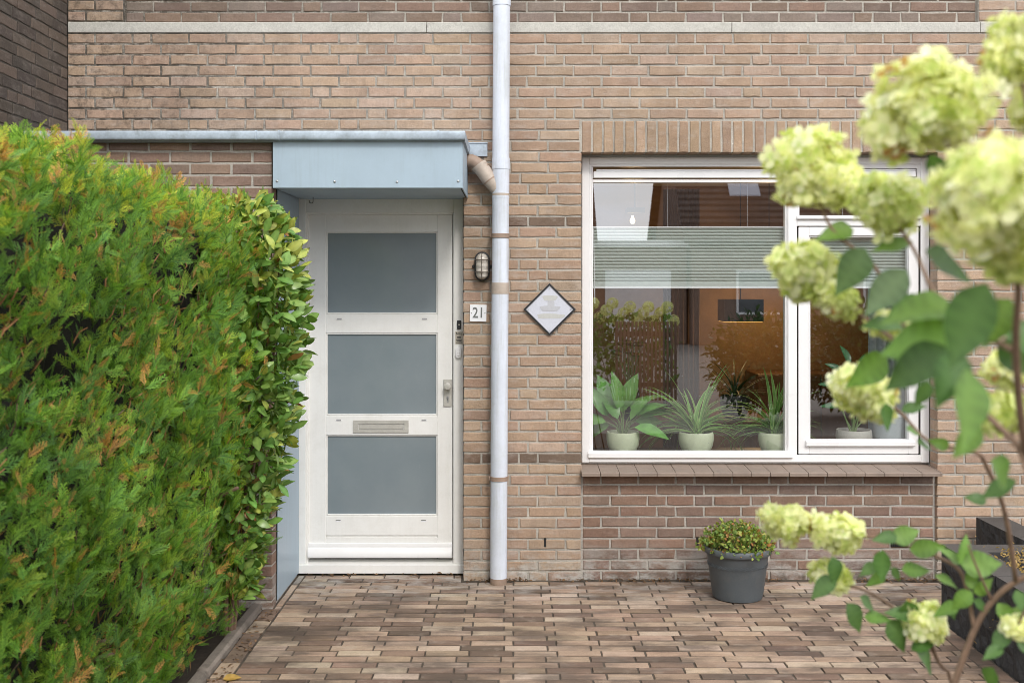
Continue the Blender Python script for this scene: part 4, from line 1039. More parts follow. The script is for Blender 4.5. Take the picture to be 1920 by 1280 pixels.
# ------------------------------------------------------------------ broad leaved shrub at the hedge end
lau = thing('laurel_shrub', 'glossy broad leaved shrub at the far end of the hedge beside the door', 'shrub', (-1.32, 5.28, 0))
LM = [leaf_mesh('leaf', M['leaf_gloss'], shape=1.0, l=1, w=w_, fold=f_, curl=c_, seg=6, seed=i) for i, (w_, f_, c_) in enumerate(((.48, .12, .15), (.52, .08, .3), (.46, .2, .05), (.50, .10, -.1), (.46, .15, .4)))]
LG = []
for i, (w_, f_, c_) in enumerate(((.42, .25, .15), (.46, .15, .3), (.38, .35, .05))):
    vs, fs, cs = leaf_geo(1, w_, f_, c_, 4, seed=i); LG.append((np.array(vs), np.array(tri(fs)), np.array(cs)))
def lau_r(z):
    return float(np.interp(z, [.18, .45, .8, 1.15, 1.5, 1.85, 2.05, 2.14], [.06, .10, .17, .225, .25, .24, .16, .05]))
PL = []
while len(PL) < 3000:
    zz = rnd.uniform(.2, 2.12); a = rnd.uniform(-math.pi, math.pi); rr = lau_r(zz) * (1 - .55 * rnd.random() ** 1.5)
    if zz < .95 and rnd.random() < .45: continue
    xc = -1.30 - .06 * max(0, (1.1 - zz)); px_ = xc + math.cos(a) * rr * 1.05 + rnd.uniform(-.01, .01); py_ = 5.24 + math.sin(a) * rr * 1.25
    if px_ < -1.50 or py_ > 5.66: continue
    out = Vector((math.cos(a), math.sin(a), rnd.uniform(-.2, .7))); axv = (out * .7 + Vector((rnd.uniform(-.7, .7), rnd.uniform(-.6, .6), rnd.uniform(-.35, .75)))).normalized()
    nv = (out + Vector((rnd.uniform(-.6, .6), rnd.uniform(-.6, .6), rnd.uniform(0, .9))))
    t_ = max(0, min(1, (zz - 1.6) / .5))
    c = jit(rnd.choice([(.15, .28, .06), (.13, .26, .06), (.18, .31, .07), (.21, .33, .08)]), .15)
    if rnd.random() < .12 + .5 * t_: c = jit((.36, .42, .09), .15)
    if rnd.random() < .012: c = (.33, .16, .06)
    PL.append((Vector((px_, py_, zz)), axv, nv, rnd.uniform(.062, .102), c, rr / max(.05, lau_r(zz)) * (1 if math.sin(a) < .35 else .3) + (.2 if math.cos(a) > 0 else 0)))
PL.sort(key=lambda q: -q[5])
for (pp, axv, nv, s_, c, _) in PL[:300]:
    link('leaf', rnd.choice(LM), lau, mat4=basis(axv, nv, pp) @ Matrix.Scale(s_, 4), color=c)
q = PL[300:]
link('leaf', scatter_mesh('leaf', LG, np.array([tuple(a[0]) for a in q]), np.array([tuple(a[1]) for a in q]), np.array([tuple(a[2]) for a in q]), np.array([a[3] for a in q]), np.array([a[4] for a in q]), rng.integers(0, 3, len(q)), M['leaf_gloss_a'], True), lau, kind='stuff')
for i in range(6):
    a = i * 1.05; link('stem', MB().tube([(-1.40 + .02 * math.cos(a), 5.28 + .02 * math.sin(a), 0), (-1.36 + .06 * math.cos(a), 5.27 + .07 * math.sin(a), .7), (-1.29 + .12 * math.cos(a), 5.24 + .13 * math.sin(a), 1.4), (-1.28 + .14 * math.cos(a), 5.24 + .15 * math.sin(a), 1.9)], [.012, .01, .007, .003], 7).mesh('stem', M['twig'], smooth=True), lau)

# ------------------------------------------------------------------ potted plant on the paving
pc = Vector((1.236, 5.95, 0.0))
pot = thing('potted_shrub', 'dark grey plastic tub planted with a low orange tinged shrub on the paving', 'potted plant', pc)
prf = [(.128, 0), (.134, .004), (.140, .03), (.168, .245), (.170, .248), (.183, .250), (.187, .256), (.187, .278), (.183, .284), (.174, .284), (.168, .27), (.165, .25), (0, .25)]
link('pot', MB().lathe(prf, pc, 48).mesh('pot', M['pot_grey'], smooth=True), pot)
gl = MB()
for k in range(34):
    a = 2 * math.pi * k / 34; rr = .1625; zz = .187
    for (da, dz) in ((0, 0), (.05, .007), (-.05, -.006)):
        q = Vector((pc.x + rr * math.cos(a + da), pc.y + rr * math.sin(a + da), zz + dz)); gl.tube([q + Vector((-math.sin(a) * .007, math.cos(a) * .007, -.003)), q + Vector((-math.sin(a) * -.006, math.cos(a) * -.006, .005))], .0022, 5)
link('leaf_garland', gl.mesh('leaf_garland', M['pot_grey'], smooth=True), pot)
link('soil', MB().lathe([(0, .262), (.16, .256), (.166, .25)], pc, 24).mesh('soil', M['soil']), pot)
RG = []
for i in range(3):
    vs, fs, cs = leaf_geo(1, .62, .2, .2 + .1 * i, 4, seed=i); RG.append((np.array(vs), np.array(tri(fs)), np.array(cs)))
nl = 1300
th_ = rng.random(nl) * 2 * np.pi; ph_ = np.arccos(rng.random(nl) * .98); rr = rng.random(nl) ** .22
dirn = np.c_[np.sin(ph_) * np.cos(th_), np.sin(ph_) * np.sin(th_), np.cos(ph_)]
lump = 1 + .22 * (vn1(th_ * 3 + 8, ph_ * 4) - .5) + .1 * rng.normal(size=nl) * .5
pts = np.array(pc) + np.array([0, 0, .262]) + dirn * np.array([.196, .196, .142]) * (rr * lump)[:, None]
cp = np.array([(.21, .29, .06), (.17, .27, .06), (.27, .33, .07), (.33, .32, .08), (.13, .22, .05)])
cl = cp[rng.integers(0, 5, nl)] * rng.uniform(.75, 1.2, (nl, 1)); o_ = rng.random(nl) < .10; cl[o_] = np.array([.40, .19, .07]) * rng.uniform(.7, 1.2, (o_.sum(), 1))
link('foliage', scatter_mesh('foliage', RG, pts, dirn + rng.normal(size=(nl, 3)) * .6 + np.array([0, 0, .2]), dirn + rng.normal(size=(nl, 3)) * .5 + np.array([0, 0, .3]), rng.uniform(.019, .034, nl), cl, rng.integers(0, 3, nl), M['leaf'], True), pot, kind='stuff')
bm_ = MB()
for i in range(60):
    a, b_ = rnd.uniform(0, 6.283), math.acos(rnd.random()); q = pc + Vector((math.sin(b_) * math.cos(a) * .192, math.sin(b_) * math.sin(a) * .192, .262 + math.cos(b_) * .132)); s_ = rnd.uniform(.003, .0055)
    bm_.add([(q.x + s_, q.y, q.z), (q.x - s_, q.y, q.z), (q.x, q.y + s_, q.z), (q.x, q.y - s_, q.z), (q.x, q.y, q.z + s_), (q.x, q.y, q.z - s_)], [(0, 2, 4), (2, 1, 4), (1, 3, 4), (3, 0, 4), (2, 0, 5), (1, 2, 5), (3, 1, 5), (0, 3, 5)])
link('buds', bm_.mesh('buds', pbr('orange bud', (.50, .27, .09), .5), smooth=2), pot, kind='stuff')
sm_ = MB()
for i in range(26):
    a = rnd.uniform(0, 6.283); r0 = rnd.uniform(0, .05); r1 = rnd.uniform(.08, .16); sm_.tube([pc + Vector((r0 * math.cos(a), r0 * math.sin(a), .25)), pc + Vector((r1 * .7 * math.cos(a), r1 * .7 * math.sin(a), .31)), pc + Vector((r1 * math.cos(a), r1 * math.sin(a), .33))], .0018, 4)
link('stems', sm_.mesh('stems', M['twig']), pot)

# ------------------------------------------------------------------ raised bed of black split blocks
bed = thing('raised_bed', 'low raised bed of black split face blocks at the right edge', 'raised bed', (2.3, 5.4, 0))
def block(x0, x1, y0, y1, z0, z1, name='block', seed=0):
    r = random.Random(seed); mb = MB(); nx, ny_, nz = max(2, int((x1 - x0) / .032)), max(2, int((y1 - y0) / .032)), max(2, int((z1 - z0) / .032))
    def grid(fn, a, b, mi, amp):
        k = len(mb.v); vs = [fn(i / a, j / b) for i in range(a + 1) for j in range(b + 1)]
        vs = [tuple(q + r.uniform(-amp, amp) for q in v_) if 0 < (n2 // (b + 1)) < a and 0 < n2 % (b + 1) < b else v_ for n2, v_ in enumerate(vs)]
        mb.add(vs, [(i * (b + 1) + j, (i + 1) * (b + 1) + j, (i + 1) * (b + 1) + j + 1, i * (b + 1) + j + 1) for i in range(a) for j in range(b)], None, mi)
    Lx, Ly, Lz = x1 - x0, y1 - y0, z1 - z0
    grid(lambda u, v_: (x0, y0 + Ly * u, z0 + Lz * v_), ny_, nz, 0, .012); grid(lambda u, v_: (x1, y0 + Ly * u, z0 + Lz * v_), ny_, nz, 0, .012)
    grid(lambda u, v_: (x0 + Lx * u, y0, z0 + Lz * v_), nx, nz, 0, .012); grid(lambda u, v_: (x0 + Lx * u, y1, z0 + Lz * v_), nx, nz, 0, .012)
    grid(lambda u, v_: (x0 + Lx * u, y0 + Ly * v_, z1), nx, ny_, 1, .001)
    return link(name, mb.mesh('block', [M['block'], M['block_top']]), bed)
sd = 0
for lvl, (za, zb_) in enumerate(((-.02, .195), (.198, .393))):
    y = 5.52; off = 0
    L0 = .40 if lvl == 0 else .22
    while y > 3.6:
        ye = max(3.55, y - L0); L0 = .40; block(2.192 + rnd.uniform(-.004, .004), 2.355, ye + .003, y, za, zb_, seed=sd); sd += 1; y = ye
    x = 2.358; 
    while x < 3.4:
        xe = x + (.40 if lvl else .28) ; block(x, xe - .003, 5.36, 5.52 + rnd.uniform(-.004, .004), za, zb_ - .003, seed=sd); sd += 1; x = xe
    for (ya, yb) in (((5.53, 5.85), (5.853, 6.2)) if lvl == 0 else ((5.53, 5.70), (5.703, 6.2))):
        block(2.665 + rnd.uniform(-.003, .003), 2.83, ya, yb, za, zb_ - .006, seed=sd); sd += 1
for (x0, z0, z1) in ((2.86, .0, .43),):
    block(x0, 3.3, 5.56, 5.74, z0, z1, seed=77)
link('soil', MB().box(2.35, 3.4, 3.6, 5.36, 0, .31).mesh('soil', M['soil']), bed)
sed = thing('dry_sedum', 'straw coloured trailing plant spilling over the black raised bed', 'plant', (2.5, 5.0, .31))
nl = 1300; pts = np.c_[rng.normal(2.44, .10, nl), rng.normal(5.02, .16, nl), .335 + rng.random(nl) * .10]; pts[:, 2] -= np.clip(2.36 - pts[:, 0], 0, 1) * 1.1
link('foliage', scatter_mesh('foliage', LG, pts, rng.normal(size=(nl, 3)) + np.array([-.5, 0, .1]), rng.normal(size=(nl, 3)) + np.array([0, 0, .8]), rng.uniform(.012, .024, nl), np.array([(.42, .30, .11)]) * rng.uniform(.6, 1.2, (nl, 1)), rng.integers(0, 3, nl), M['leaf']), sed, kind='stuff')

# ------------------------------------------------------------------ litter along the wall foot
nl = 800; xs = rng.uniform(-1.2, 2.6, nl); ys = D - .012 - np.abs(rng.normal(0, .022, nl)); kl_ = (xs > -.28) & ((vn1(xs * 6, xs * 0 + 3) > .36))
xs2 = rng.uniform(-1.25, -.31, 60); xs = np.r_[xs[kl_], xs2]; ys = np.r_[ys[kl_], YD - .02 - np.abs(rng.normal(0, .012, 60))]
xs3 = -1.29 + rng.normal(0, .035, 130); ys3 = rng.uniform(4.5, 5.7, 130); xs = np.r_[xs, xs3]; ys = np.r_[ys, ys3]; m_ = len(xs)
lit = link('leaf_litter', scatter_mesh('leaf_litter', LG, np.c_[xs, ys, .004 + rng.random(m_) * .006], np.c_[rng.normal(size=(m_, 2)), rng.normal(0, .25, m_)], np.c_[rng.normal(0, .4, (m_, 2)), np.ones(m_)], rng.uniform(.010, .034, m_), np.array([(.16, .10, .055)]) * rng.uniform(.4, 1.6, (m_, 1)), rng.integers(0, 3, m_), M['leaf']), kind='stuff')
lit['label'] = 'brown leaf crumbs and moss lying along the foot of the wall and kerb'
FL = leaf_mesh('fallen_leaf', M['leaf_o'], l=1, w=.5, fold=.3, curl=.2, seg=5, seed=3)
for (px, py, l, a, lab) in ((712, 1075.5, .045, .2, 'curled yellow leaf lying at the middle of the door threshold'), (547, 1092, .05, 2.1, 'pale yellow leaf on the edging pavers below the blue grey side panel'), (418, 1276, .08, .35, 'large yellow leaf on the paving at the bottom edge near the kerb'), (640, 1075.5, .04, 2.8, 'brown leaf lying at the left part of the door threshold'), (795, 1076, .05, .1, 'dry leaf lying at the right part of the door threshold')):
    Yg = EYE * F / (py - CY); c = P(px, py, Yg); c.z = .008
    tag(link('fallen_leaf', FL, None, mat4=basis((math.cos(a), math.sin(a), .12), (.1, -.5, 1), c) @ Matrix.Scale(l, 4), color=jit((.42, .29, .07), .1)), lab, 'fallen leaf', 'fallen leaves on the paving')

# ------------------------------------------------------------------ room behind the window
rm = MB(); RX0, RX1, RY0, RY1, RZ1 = -.2, 3.55, 6.63, 9.6, 2.62
rm.add([(RX0, RY1, 0), (RX1, RY1, 0), (RX1, RY1, RZ1), (RX0, RY1, RZ1)], [(0, 1, 2, 3)], mi=0)
rm.add([(RX0, RY0, 0), (RX0, RY1, 0), (RX0, RY1, RZ1), (RX0, RY0, RZ1)], [(0, 1, 2, 3)], mi=0)
rm.add([(RX1, RY0, 0), (RX1, RY1, 0), (RX1, RY1, RZ1), (RX1, RY0, RZ1)], [(0, 1, 2, 3)], mi=0)
rm.add([(RX0, RY0, RZ1), (RX1, RY0, RZ1), (RX1, RY1, RZ1), (RX0, RY1, RZ1)], [(0, 1, 2, 3)], mi=1)
rm.add([(RX0, RY0, 0), (RX1, RY0, 0), (RX1, RY1, 0), (RX0, RY1, 0)], [(0, 1, 2, 3)], mi=2)
structure('room', rm.mesh('room', [M['room_wall'], M['room_ceiling'], M['room_floor']], fix=False), 'dim warm living room behind the window')
def curtain(x0, x1, Y, z0, z1, m, label, folds):
    nf = folds * 8; vs = []
    for i in range(nf + 1):
        t = i / nf; yy = Y + .03 * math.sin(t * folds * 2 * math.pi) + .008 * math.sin(t * 17)
        vs += [(x0 + (x1 - x0) * t, yy, z0), (x0 + (x1 - x0) * t, yy + .005, z1)]
    mb = MB().add(vs, [(2 * i, 2 * i + 2, 2 * i + 3, 2 * i + 1) for i in range(nf)])
    return tag(link('curtain', mb.mesh('curtain', M[m], smooth=2, fix=False)), label, 'curtain')
curtain(X(1243, 8.6), X(1312, 8.6), 8.6, .1, 2.5, 'curtain', 'brown pleated curtain hanging in the room behind the wide pane', 7)
curtain(X(1628, 6.95), X(1730, 6.95), 6.95, .2, 2.45, 'curtain_pale', 'pale grey curtain inside the right casement', 6)
tb = thing('dining_table', 'brown wooden table inside the room behind the window plants', 'table', (1.3, 8.2, 0))
link('table_top', MB().box(.55, 2.1, 7.75, 8.6, .70, .74, .006).mesh('table_top', M['wood']), tb)
for (a, b_) in ((.6, 7.8), (2.05, 7.8), (.6, 8.55), (2.05, 8.55)): link('leg', MB().box(a - .03, a + .03, b_ - .03, b_ + .03, 0, .699, .004).mesh('leg', M['wood']), tb)
cb = thing('cabinet', 'tall brown wooden cabinet at the back of the room', 'cabinet', (2.3, 9.3, 0))
link('body', MB().box(X(1418, 9.1), X(1600, 9.1), 9.1, 9.55, 0, Z(700, 9.1), .006).mesh('body', M['wood']), cb)
for q in range(3): link('door', MB().box(X(1420 + q * 60, 9.1), X(1477 + q * 60, 9.1), 9.08, 9.0995, .08, Z(703, 9.1), .004).mesh('door', M['wood']), cb)
YLm = 8.3
lp = thing('pendant_lamp', 'black rectangular pendant lamp glowing orange below inside the room', 'lamp', P(1388, 606, YLm))
mb = MB(); x0, x1, z0, z1 = X(1352, YLm), X(1424, YLm), Z(602, YLm), Z(561, YLm); mb.box(x0, x0 + .006, YLm - .14, YLm + .14, z0, z1); mb.box(x1 - .006, x1, YLm - .14, YLm + .14, z0, z1); mb.box(x0 + .006, x1 - .006, YLm - .14, YLm - .134, z0, z1); mb.box(x0 + .006, x1 - .006, YLm + .134, YLm + .14, z0, z1)
link('lamp_shade', mb.mesh('lamp_shade', M['black']), lp)
link('diffuser', MB().box(x0 + .007, x1 - .007, YLm - .133, YLm + .133, z0 - .004, z0 + .012).mesh('diffuser', M['lamp_glow']), lp)
link('cord', MB().tube([((x0 + x1) / 2, YLm, z1 - .02), ((x0 + x1) / 2, YLm, RZ1)], .004, 6).mesh('cord', M['black']), lp)
YLn = 9.2
l2 = thing('hanging_lamp', 'round orange glowing lamp at the back of the room near the mullion', 'lamp', P(1440, 545, YLn))
link('lamp_shade', MB().lathe([(0, .11), (.05, .10), (.10, .05), (.12, -.02), (.115, -.025), (0, -.03)], P(1442, 532, YLn), 20).mesh('lamp_shade', M['lamp_glow'], smooth=True), l2)
link('cord', MB().tube([P(1442, 532, YLn) + Vector((0, 0, .10)), (X(1442, YLn), YLn, RZ1)], .004, 6).mesh('cord', M['black']), l2)
YLc = 8.8
l3 = thing('ceiling_lamp', 'ceiling lamp with a lit bulb seen through the top left of the window', 'lamp', P(1188, 400, YLc))
link('mount', MB().box(X(1174, YLc), X(1208, YLc), YLc - .07, YLc + .07, Z(400, YLc), Z(390, YLc), .004).mesh('mount', M['black']), l3)
link('stem', MB().tube([P(1190, 396, YLc), (X(1190, YLc), YLc, RZ1)], .008, 8).mesh('stem', M['black']), l3)
link('bulb', MB().lathe([(0, -.035), (.014, -.032), (.022, -.014), (.021, .0), (.010, .021), (.009, .035)], P(1186, 412, YLc), 16).mesh('bulb', M['bulb'], smooth=True), l3)
for (c, e) in ((P(1388, 625, YLm), 3.0), (P(1444, 575, YLn - .2), 8.0), (P(1186, 430, YLc), 1.6)):
    ld = bpy.data.lights.new('lamp_light', 'POINT'); ld.energy = e; ld.color = (1, .62, .28); ld.shadow_soft_size = .08; lo = bpy.data.objects.new('lamp_light', ld); COL.objects.link(lo); lo.location = c

# ------------------------------------------------------------------ plants on the window board
ZS = .692
def bowl(par, c, r, h, m, name='pot'):
    prf = [(r * .62, 0), (r * .74, h * .08), (r * .93, h * .38), (r, h * .68), (r * .985, h * .9), (r * .95, h), (r * .89, h), (r * .9, h * .88), (0, h * .86)]
    link(name, MB().lathe(prf, c, 36).mesh(name, M[m], smooth=True), par)
    link('soil', MB().lathe([(0, h * .885), (r * .89, h * .88)], c, 20).mesh('soil', M['soil']), par)
YK = 6.585
lily = thing('peace_lily', 'broad leaved plant in a pale green pot at the left end of the window', 'potted plant', (X(1168, YK), YK, ZS), 'potted plants on the window board')
c0 = Vector((X(1168, YK), YK, ZS)); bowl(lily, c0, .102, .138, 'pot_green')
LL = [leaf_mesh('leaf', M['leaf_gloss'], l=1, w=w_, fold=f_, curl=c_, seg=7, shape=.85, wave=.08, seed=i) for i, (w_, f_, c_) in enumerate(((.36, .3, .45), (.32, .45, .25), (.40, .25, .65), (.30, .6, .35)))]
for (tx, tz, ang, L_, dy) in ((-.15, .27, 120, .19, -.02), (-.10, .33, 105, .2, .03), (-.04, .36, 95, .21, -.03), (.02, .36, 78, .2, .04), (.08, .32, 55, .21, -.01), (.13, .27, 40, .2, -.04), (.17, .24, 22, .18, .02), (-.17, .19, 160, .17, -.02), (.10, .12, -8, .2, -.06), (-.13, .13, 190, .16, .02), (.06, .22, 60, .18, -.06), (-.06, .24, 112, .17, -.06), (.0, .30, 88, .18, .05), (.13, .17, 10, .16, .05)):
    b0 = c0 + Vector((tx * .12, dy * .3, .12)); b1 = c0 + Vector((tx * .62, dy, tz * .42 + .12))
    link('stalk', MB().tube([b0, (b0 + b1) / 2 + Vector((-tx * .1, 0, .01)), b1], [.005, .004, .003], 6).mesh('stalk', M['stem_green'], smooth=True), lily)
    a = R(ang); ax_ = Vector((math.cos(a), rnd.uniform(-.25, .2), math.sin(a)))
    link('leaf', rnd.choice(LL), lily, mat4=basis(ax_, Vector((-math.sin(a) * .8 + rnd.uniform(-1.1, 1.1), -.8, .8 + rnd.uniform(-.3, .5))), b1) @ Matrix.Diagonal((L_ * 1.12, L_ * 1.45, L_ * 1.1, 1)), color=jit((.14, .34, .08), .2))
def blade_mesh(i, l, w, droop, seg=9):
    vs = []; cs = []; fs = []
    for k in range(seg + 1):
        t = k / seg; a = droop * t; x_ = l * (math.sin(a) / droop if droop > .01 else t); z_ = l * ((1 - math.cos(a)) / droop if droop > .01 else 0)
        hw = w / 2 * (1 - t ** 2.2) ** .8 * (.55 + .45 * min(1, t * 4)) + .0006
        for s_ in (-1, -.55, 0, .55, 1):
            vs.append((x_, s_ * hw, -z_ + abs(s_) * hw * .35)); cs.append((2.7, 1.75, 3.2) if abs(s_) == 1 else ((1.0, 1.0, 1.0) if s_ else (1.25, 1.15, 1.3)))
    for k in range(seg):
        for j in range(4): a = 5 * k + j; fs.append((a, a + 1, a + 6, a + 5))
    mb = MB(); mb.add(vs, fs); mb.c = cs; return mb.mesh('leaf', M['leaf_o'], smooth=2, fix=False)
BM = [blade_mesh(i, 1, .062, d_) for i, d_ in enumerate((.6, 1.1, 1.6, 2.0, 2.4, .3))]
PB = [leaf_mesh('leaf', M['leaf_o'], l=1, w=.06, fold=.2, curl=c_, seg=7, seed=i) for i, c_ in enumerate((.3, .6, .8))]
def spider(px, label, r, h, nbl, size, seed, xoff=0, m='pot_green'):
    rr = random.Random(seed); c = Vector((X(px, YK), YK, ZS))
    t = thing('spider_plant', label, 'potted plant', c, 'potted plants on the window board'); bowl(t, c, r, h, m)
    for k in range(nbl):
        a = 2 * math.pi * k * .381966 + rr.uniform(-.2, .2); el = R(rr.choice([82, 66, 56, 46, 38, 28, 20]))
        ax_ = Vector((math.cos(a) * math.cos(el), math.sin(a) * math.cos(el) * .8, math.sin(el)))
        fz = 1 if math.sin(a) > 0 else .10
        ax_.y *= fz
        m_ = rr.choice(BM[:3] if el > R(70) else BM[1:5]); L_ = size * rr.uniform(.65, 1.15)
        nv = Vector((-math.cos(a) * math.sin(el), -math.sin(a) * math.sin(el) * fz - rr.uniform(.05, .42), math.cos(el))); b = c + Vector((rr.uniform(-.025, .025), rr.uniform(-.02, .02), h * .86))
        link('leaf', m_, t, mat4=basis(ax_, nv, b) @ Matrix.Diagonal((L_, L_ * rr.uniform(.75, 1.15) * .40 / size, L_, 1)), color=jit((.17, .34, .075), .22))
    return t
spider(1305, 'striped spider plant in a pale green pot in the middle of the wide pane', .108, .136, 92, .44, 5)
spider(1452, 'striped spider plant in a pale green pot beside the mullion', .098, .134, 78, .41, 8)
c4 = Vector((X(1601, YK), YK, ZS)); cal = thing('leafy_houseplant', 'dark leaved plant in a pale stone bowl behind the right casement', 'potted plant', c4, 'potted plants on the window board')
bowl(cal, c4, .108, .15, 'pot_stone')
for (px, py, L_, ang) in ((1570, 690, .13, 150), (1590, 668, .13, 100), (1615, 680, .12, 60), (1560, 760, .12, 175), (1640, 720, .12, 30), (1580, 730, .11, 140), (1622, 740, .1, 60), (1600, 705, .12, 90), (1650, 765, .1, 0), (1550, 720, .1, 170)):
    b1 = P(px, py, YK + rnd.uniform(-.05, .06)); a = R(ang); b0 = c4 + Vector((rnd.uniform(-.02, .02), 0, .13)); b1 = b1 - Vector((math.cos(a) * .05, 0, math.sin(a) * .05))
    link('stalk', MB().tube([b0, (b0 * .4 + b1 * .6) + Vector((0, 0, -.01)), b1], [.005, .004, .0025], 6).mesh('stalk', M['stem_green'], smooth=True), cal)
    link('leaf', rnd.choice(LL), cal, mat4=basis((math.cos(a), rnd.uniform(-.3, .2), math.sin(a)), (rnd.uniform(-.4, .4), -1, .5), b1) @ Matrix.Scale(L_, 4), color=jit((.05, .14, .06), .18))
va = thing('flower_vase', 'vase of orange brown dried flowers standing on the table in the room', 'vase', (X(1182, 7.9), 7.9, .742))
vc = Vector((X(1182, 7.9), 7.9, .742)); bowl(va, vc, .07, .22, 'dark_sill', 'vase')
fl = MB()
for i in range(15):
    a = rnd.uniform(0, 6.28); q = vc + Vector((math.cos(a) * rnd.uniform(.02, .17), math.sin(a) * .10, .52 + rnd.uniform(-.05, .05)))
    link('stalk', MB().tube([vc + Vector((0, 0, .2)), (vc + Vector((0, 0, .25)) + q) / 2, q], .0025, 5).mesh('stalk', M['stem_green']), va)
    fl.lathe([(0, -.012), (.025, -.006), (.038, .006), (.02, .016), (0, .018)], q, 10)
link('flower', fl.mesh('flower', pbr('dried orange flower', (.34, .15, .04), .8, fine=.2, fs=150), smooth=2), va, kind='stuff')
dk = thing('table_palm', 'dark green arching plant standing on the table inside the room', 'potted plant', (X(1378, 8.0), 8.0, .742))
ck = Vector((X(1378, 8.0), 8.0, .742)); bowl(dk, ck, .11, .17, 'dark_sill')
for k in range(34):
    a = k * 2.4; el = R(rnd.uniform(35, 85)); link('leaf', rnd.choice(PB), dk, mat4=basis((math.cos(a) * math.cos(el), math.sin(a) * math.cos(el), math.sin(el)), (-math.cos(a) * math.sin(el), -math.sin(a) * math.sin(el), math.cos(el)), ck + Vector((0, 0, .14))) @ Matrix.Diagonal((.36, .26, .36, 1)), color=jit((.010, .030, .012), .2))
gb = thing('storage_jar', 'tall translucent white container on the window board at the right end', 'container', (X(1668, YK), YK, ZS))
link('body', MB().lathe([(.085, 0), (.09, .01), (.1, .24), (.096, .24), (.086, .02), (0, .015)], Vector((X(1668, YK), YK, ZS)), 28).mesh('body', M['curtain_pale'], smooth=True), gb)
link('lid', MB().lathe([(0, .256), (.098, .252), (.104, .246), (.104, .236), (.101, .236)], Vector((X(1668, YK), YK, ZS)), 28).mesh('lid', M['white_plastic'], smooth=True), gb)

# ------------------------------------------------------------------ hydrangea in the foreground
hyd = thing('hydrangea_bush', 'pale lime flowering hydrangea in the right foreground out of focus', 'hydrangea', (.86, 1.75, 0))
def stem(pts, r0, r1, m='stem_brown'):
    q = [P(*a) if len(a) == 3 and a[0] > 20 else Vector(a) for a in pts]
    # smooth the polyline
    fine_ = []
    for i in range(len(q) - 1):
        p0, p1, p2, p3 = q[max(i - 1, 0)], q[i], q[i + 1], q[min(i + 2, len(q) - 1)]
        for k in range(4):
            t = k / 4; fine_.append(.5 * ((2 * p1) + (p2 - p0) * t + (2 * p0 - 5 * p1 + 4 * p2 - p3) * t * t + (3 * p1 - p0 - 3 * p2 + p3) * t ** 3))
    fine_.append(q[-1]); k = len(fine_)
    link('stem', MB().tube(fine_, [r0 + (r1 - r0) * i / (k - 1) for i in range(k)], 8).mesh('stem', M[m], smooth=2), hyd)
stem([(.86, 1.75, .0), (1745, 1450, 1.78), (1787, 1290, 1.76), (1827, 1180, 1.75), (1860, 1127, 1.74), (1905, 1090, 1.72), (1990, 1050, 1.68)], .0058, .0042)
stem([(1827, 1180, 1.75), (1812, 1100, 1.76), (1790, 1060, 1.77), (1720, 1030, 1.8), (1650, 1008, 1.84), (1575, 1005, 1.87), (1500, 985, 1.88)], .0038, .002)
stem([(1905, 1090, 1.72), (1884, 960, 1.66), (1850, 874, 1.6), (1827, 847, 1.58), (1745, 829, 1.62), (1690, 775, 1.66), (1640, 738, 1.68)], .0042, .002)
stem([(.95, 1.62, .0), (1990, 1100, 1.35), (1925, 850, 1.2), (1905, 660, 1.12), (1908, 520, 1.06), (1870, 400, 1.02)], .0065, .003)
stem([(1925, 850, 1.2), (1830, 760, 1.28), (1740, 690, 1.36), (1690, 600, 1.44), (1640, 500, 1.48), (1560, 430, 1.5), (1530, 350, 1.52)], .004, .002)
stem([(1905, 660, 1.12), (1800, 600, 1.22), (1750, 545, 1.3), (1715, 470, 1.34), (1680, 420, 1.36)], .0035, .002)
stem([(1740, 690, 1.36), (1680, 640, 1.42), (1600, 580, 1.48), (1530, 530, 1.5)], .003, .002)
stem([(1908, 520, 1.06), (1850, 420, 1.14), (1790, 300, 1.2), (1750, 220, 1.22)], .0035, .002)
stem([(1925, 850, 1.2), (1960, 500, 1.2), (1935, 250, 1.2), (1905, 110, 1.22)], .0045, .002)
stem([(.84, 1.82, .0), (1800, 1390, 1.86), (1760, 1240, 1.86), (1700, 1160, 1.86), (1630, 1110, 1.87), (1560, 1090, 1.88)], .004, .002)
stem([(1760, 1240, 1.86), (1745, 1200, 1.85), (1730, 1160, 1.84)], .0025, .002)
stem([(1990, 1100, 1.35), (1930, 900, 1.4), (1895, 800, 1.42), (1885, 720, 1.43)], .003, .002)
stem([(1860, 1127, 1.74), (1830, 1060, 1.72), (1815, 1020, 1.71)], .0025, .0012); stem([(1990, 1050, 1.68), (1930, 1130, 1.68), (1900, 1190, 1.7)], .003, .0015)
def floret(seed):
    r = random.Random(seed); V = []; T = []; C = []; tw_ = r.uniform(0, 1.5); cup = r.uniform(.1, .5)
    for k in range(4):
        a = tw_ + k * math.pi / 2 + r.uniform(-.12, .12); ca, sa = math.cos(a), math.sin(a); L_ = r.uniform(.85, 1.1); b = len(V)
        for (u, w_, h) in ((.04, 0, 0), (.42, .36, .16), (.80, .44, .34), (1.02, .12, .42), (1.02, -.12, .42), (.80, -.44, .34), (.42, -.36, .16), (.5, 0, .10)):
            V.append((h * cup * L_, ca * u * L_ - sa * w_ * L_, sa * u * L_ + ca * w_ * L_)); C.append((1, 1, 1) if u > .3 else (.7, .86, .5))
        T += [(b + 7, b + i, b + (i + 1)) for i in range(0, 6)] + [(b + 7, b + 6, b)]
    return np.array(V), np.array(T), np.array(C)
FLO = [floret(s_) for s_ in range(6)]
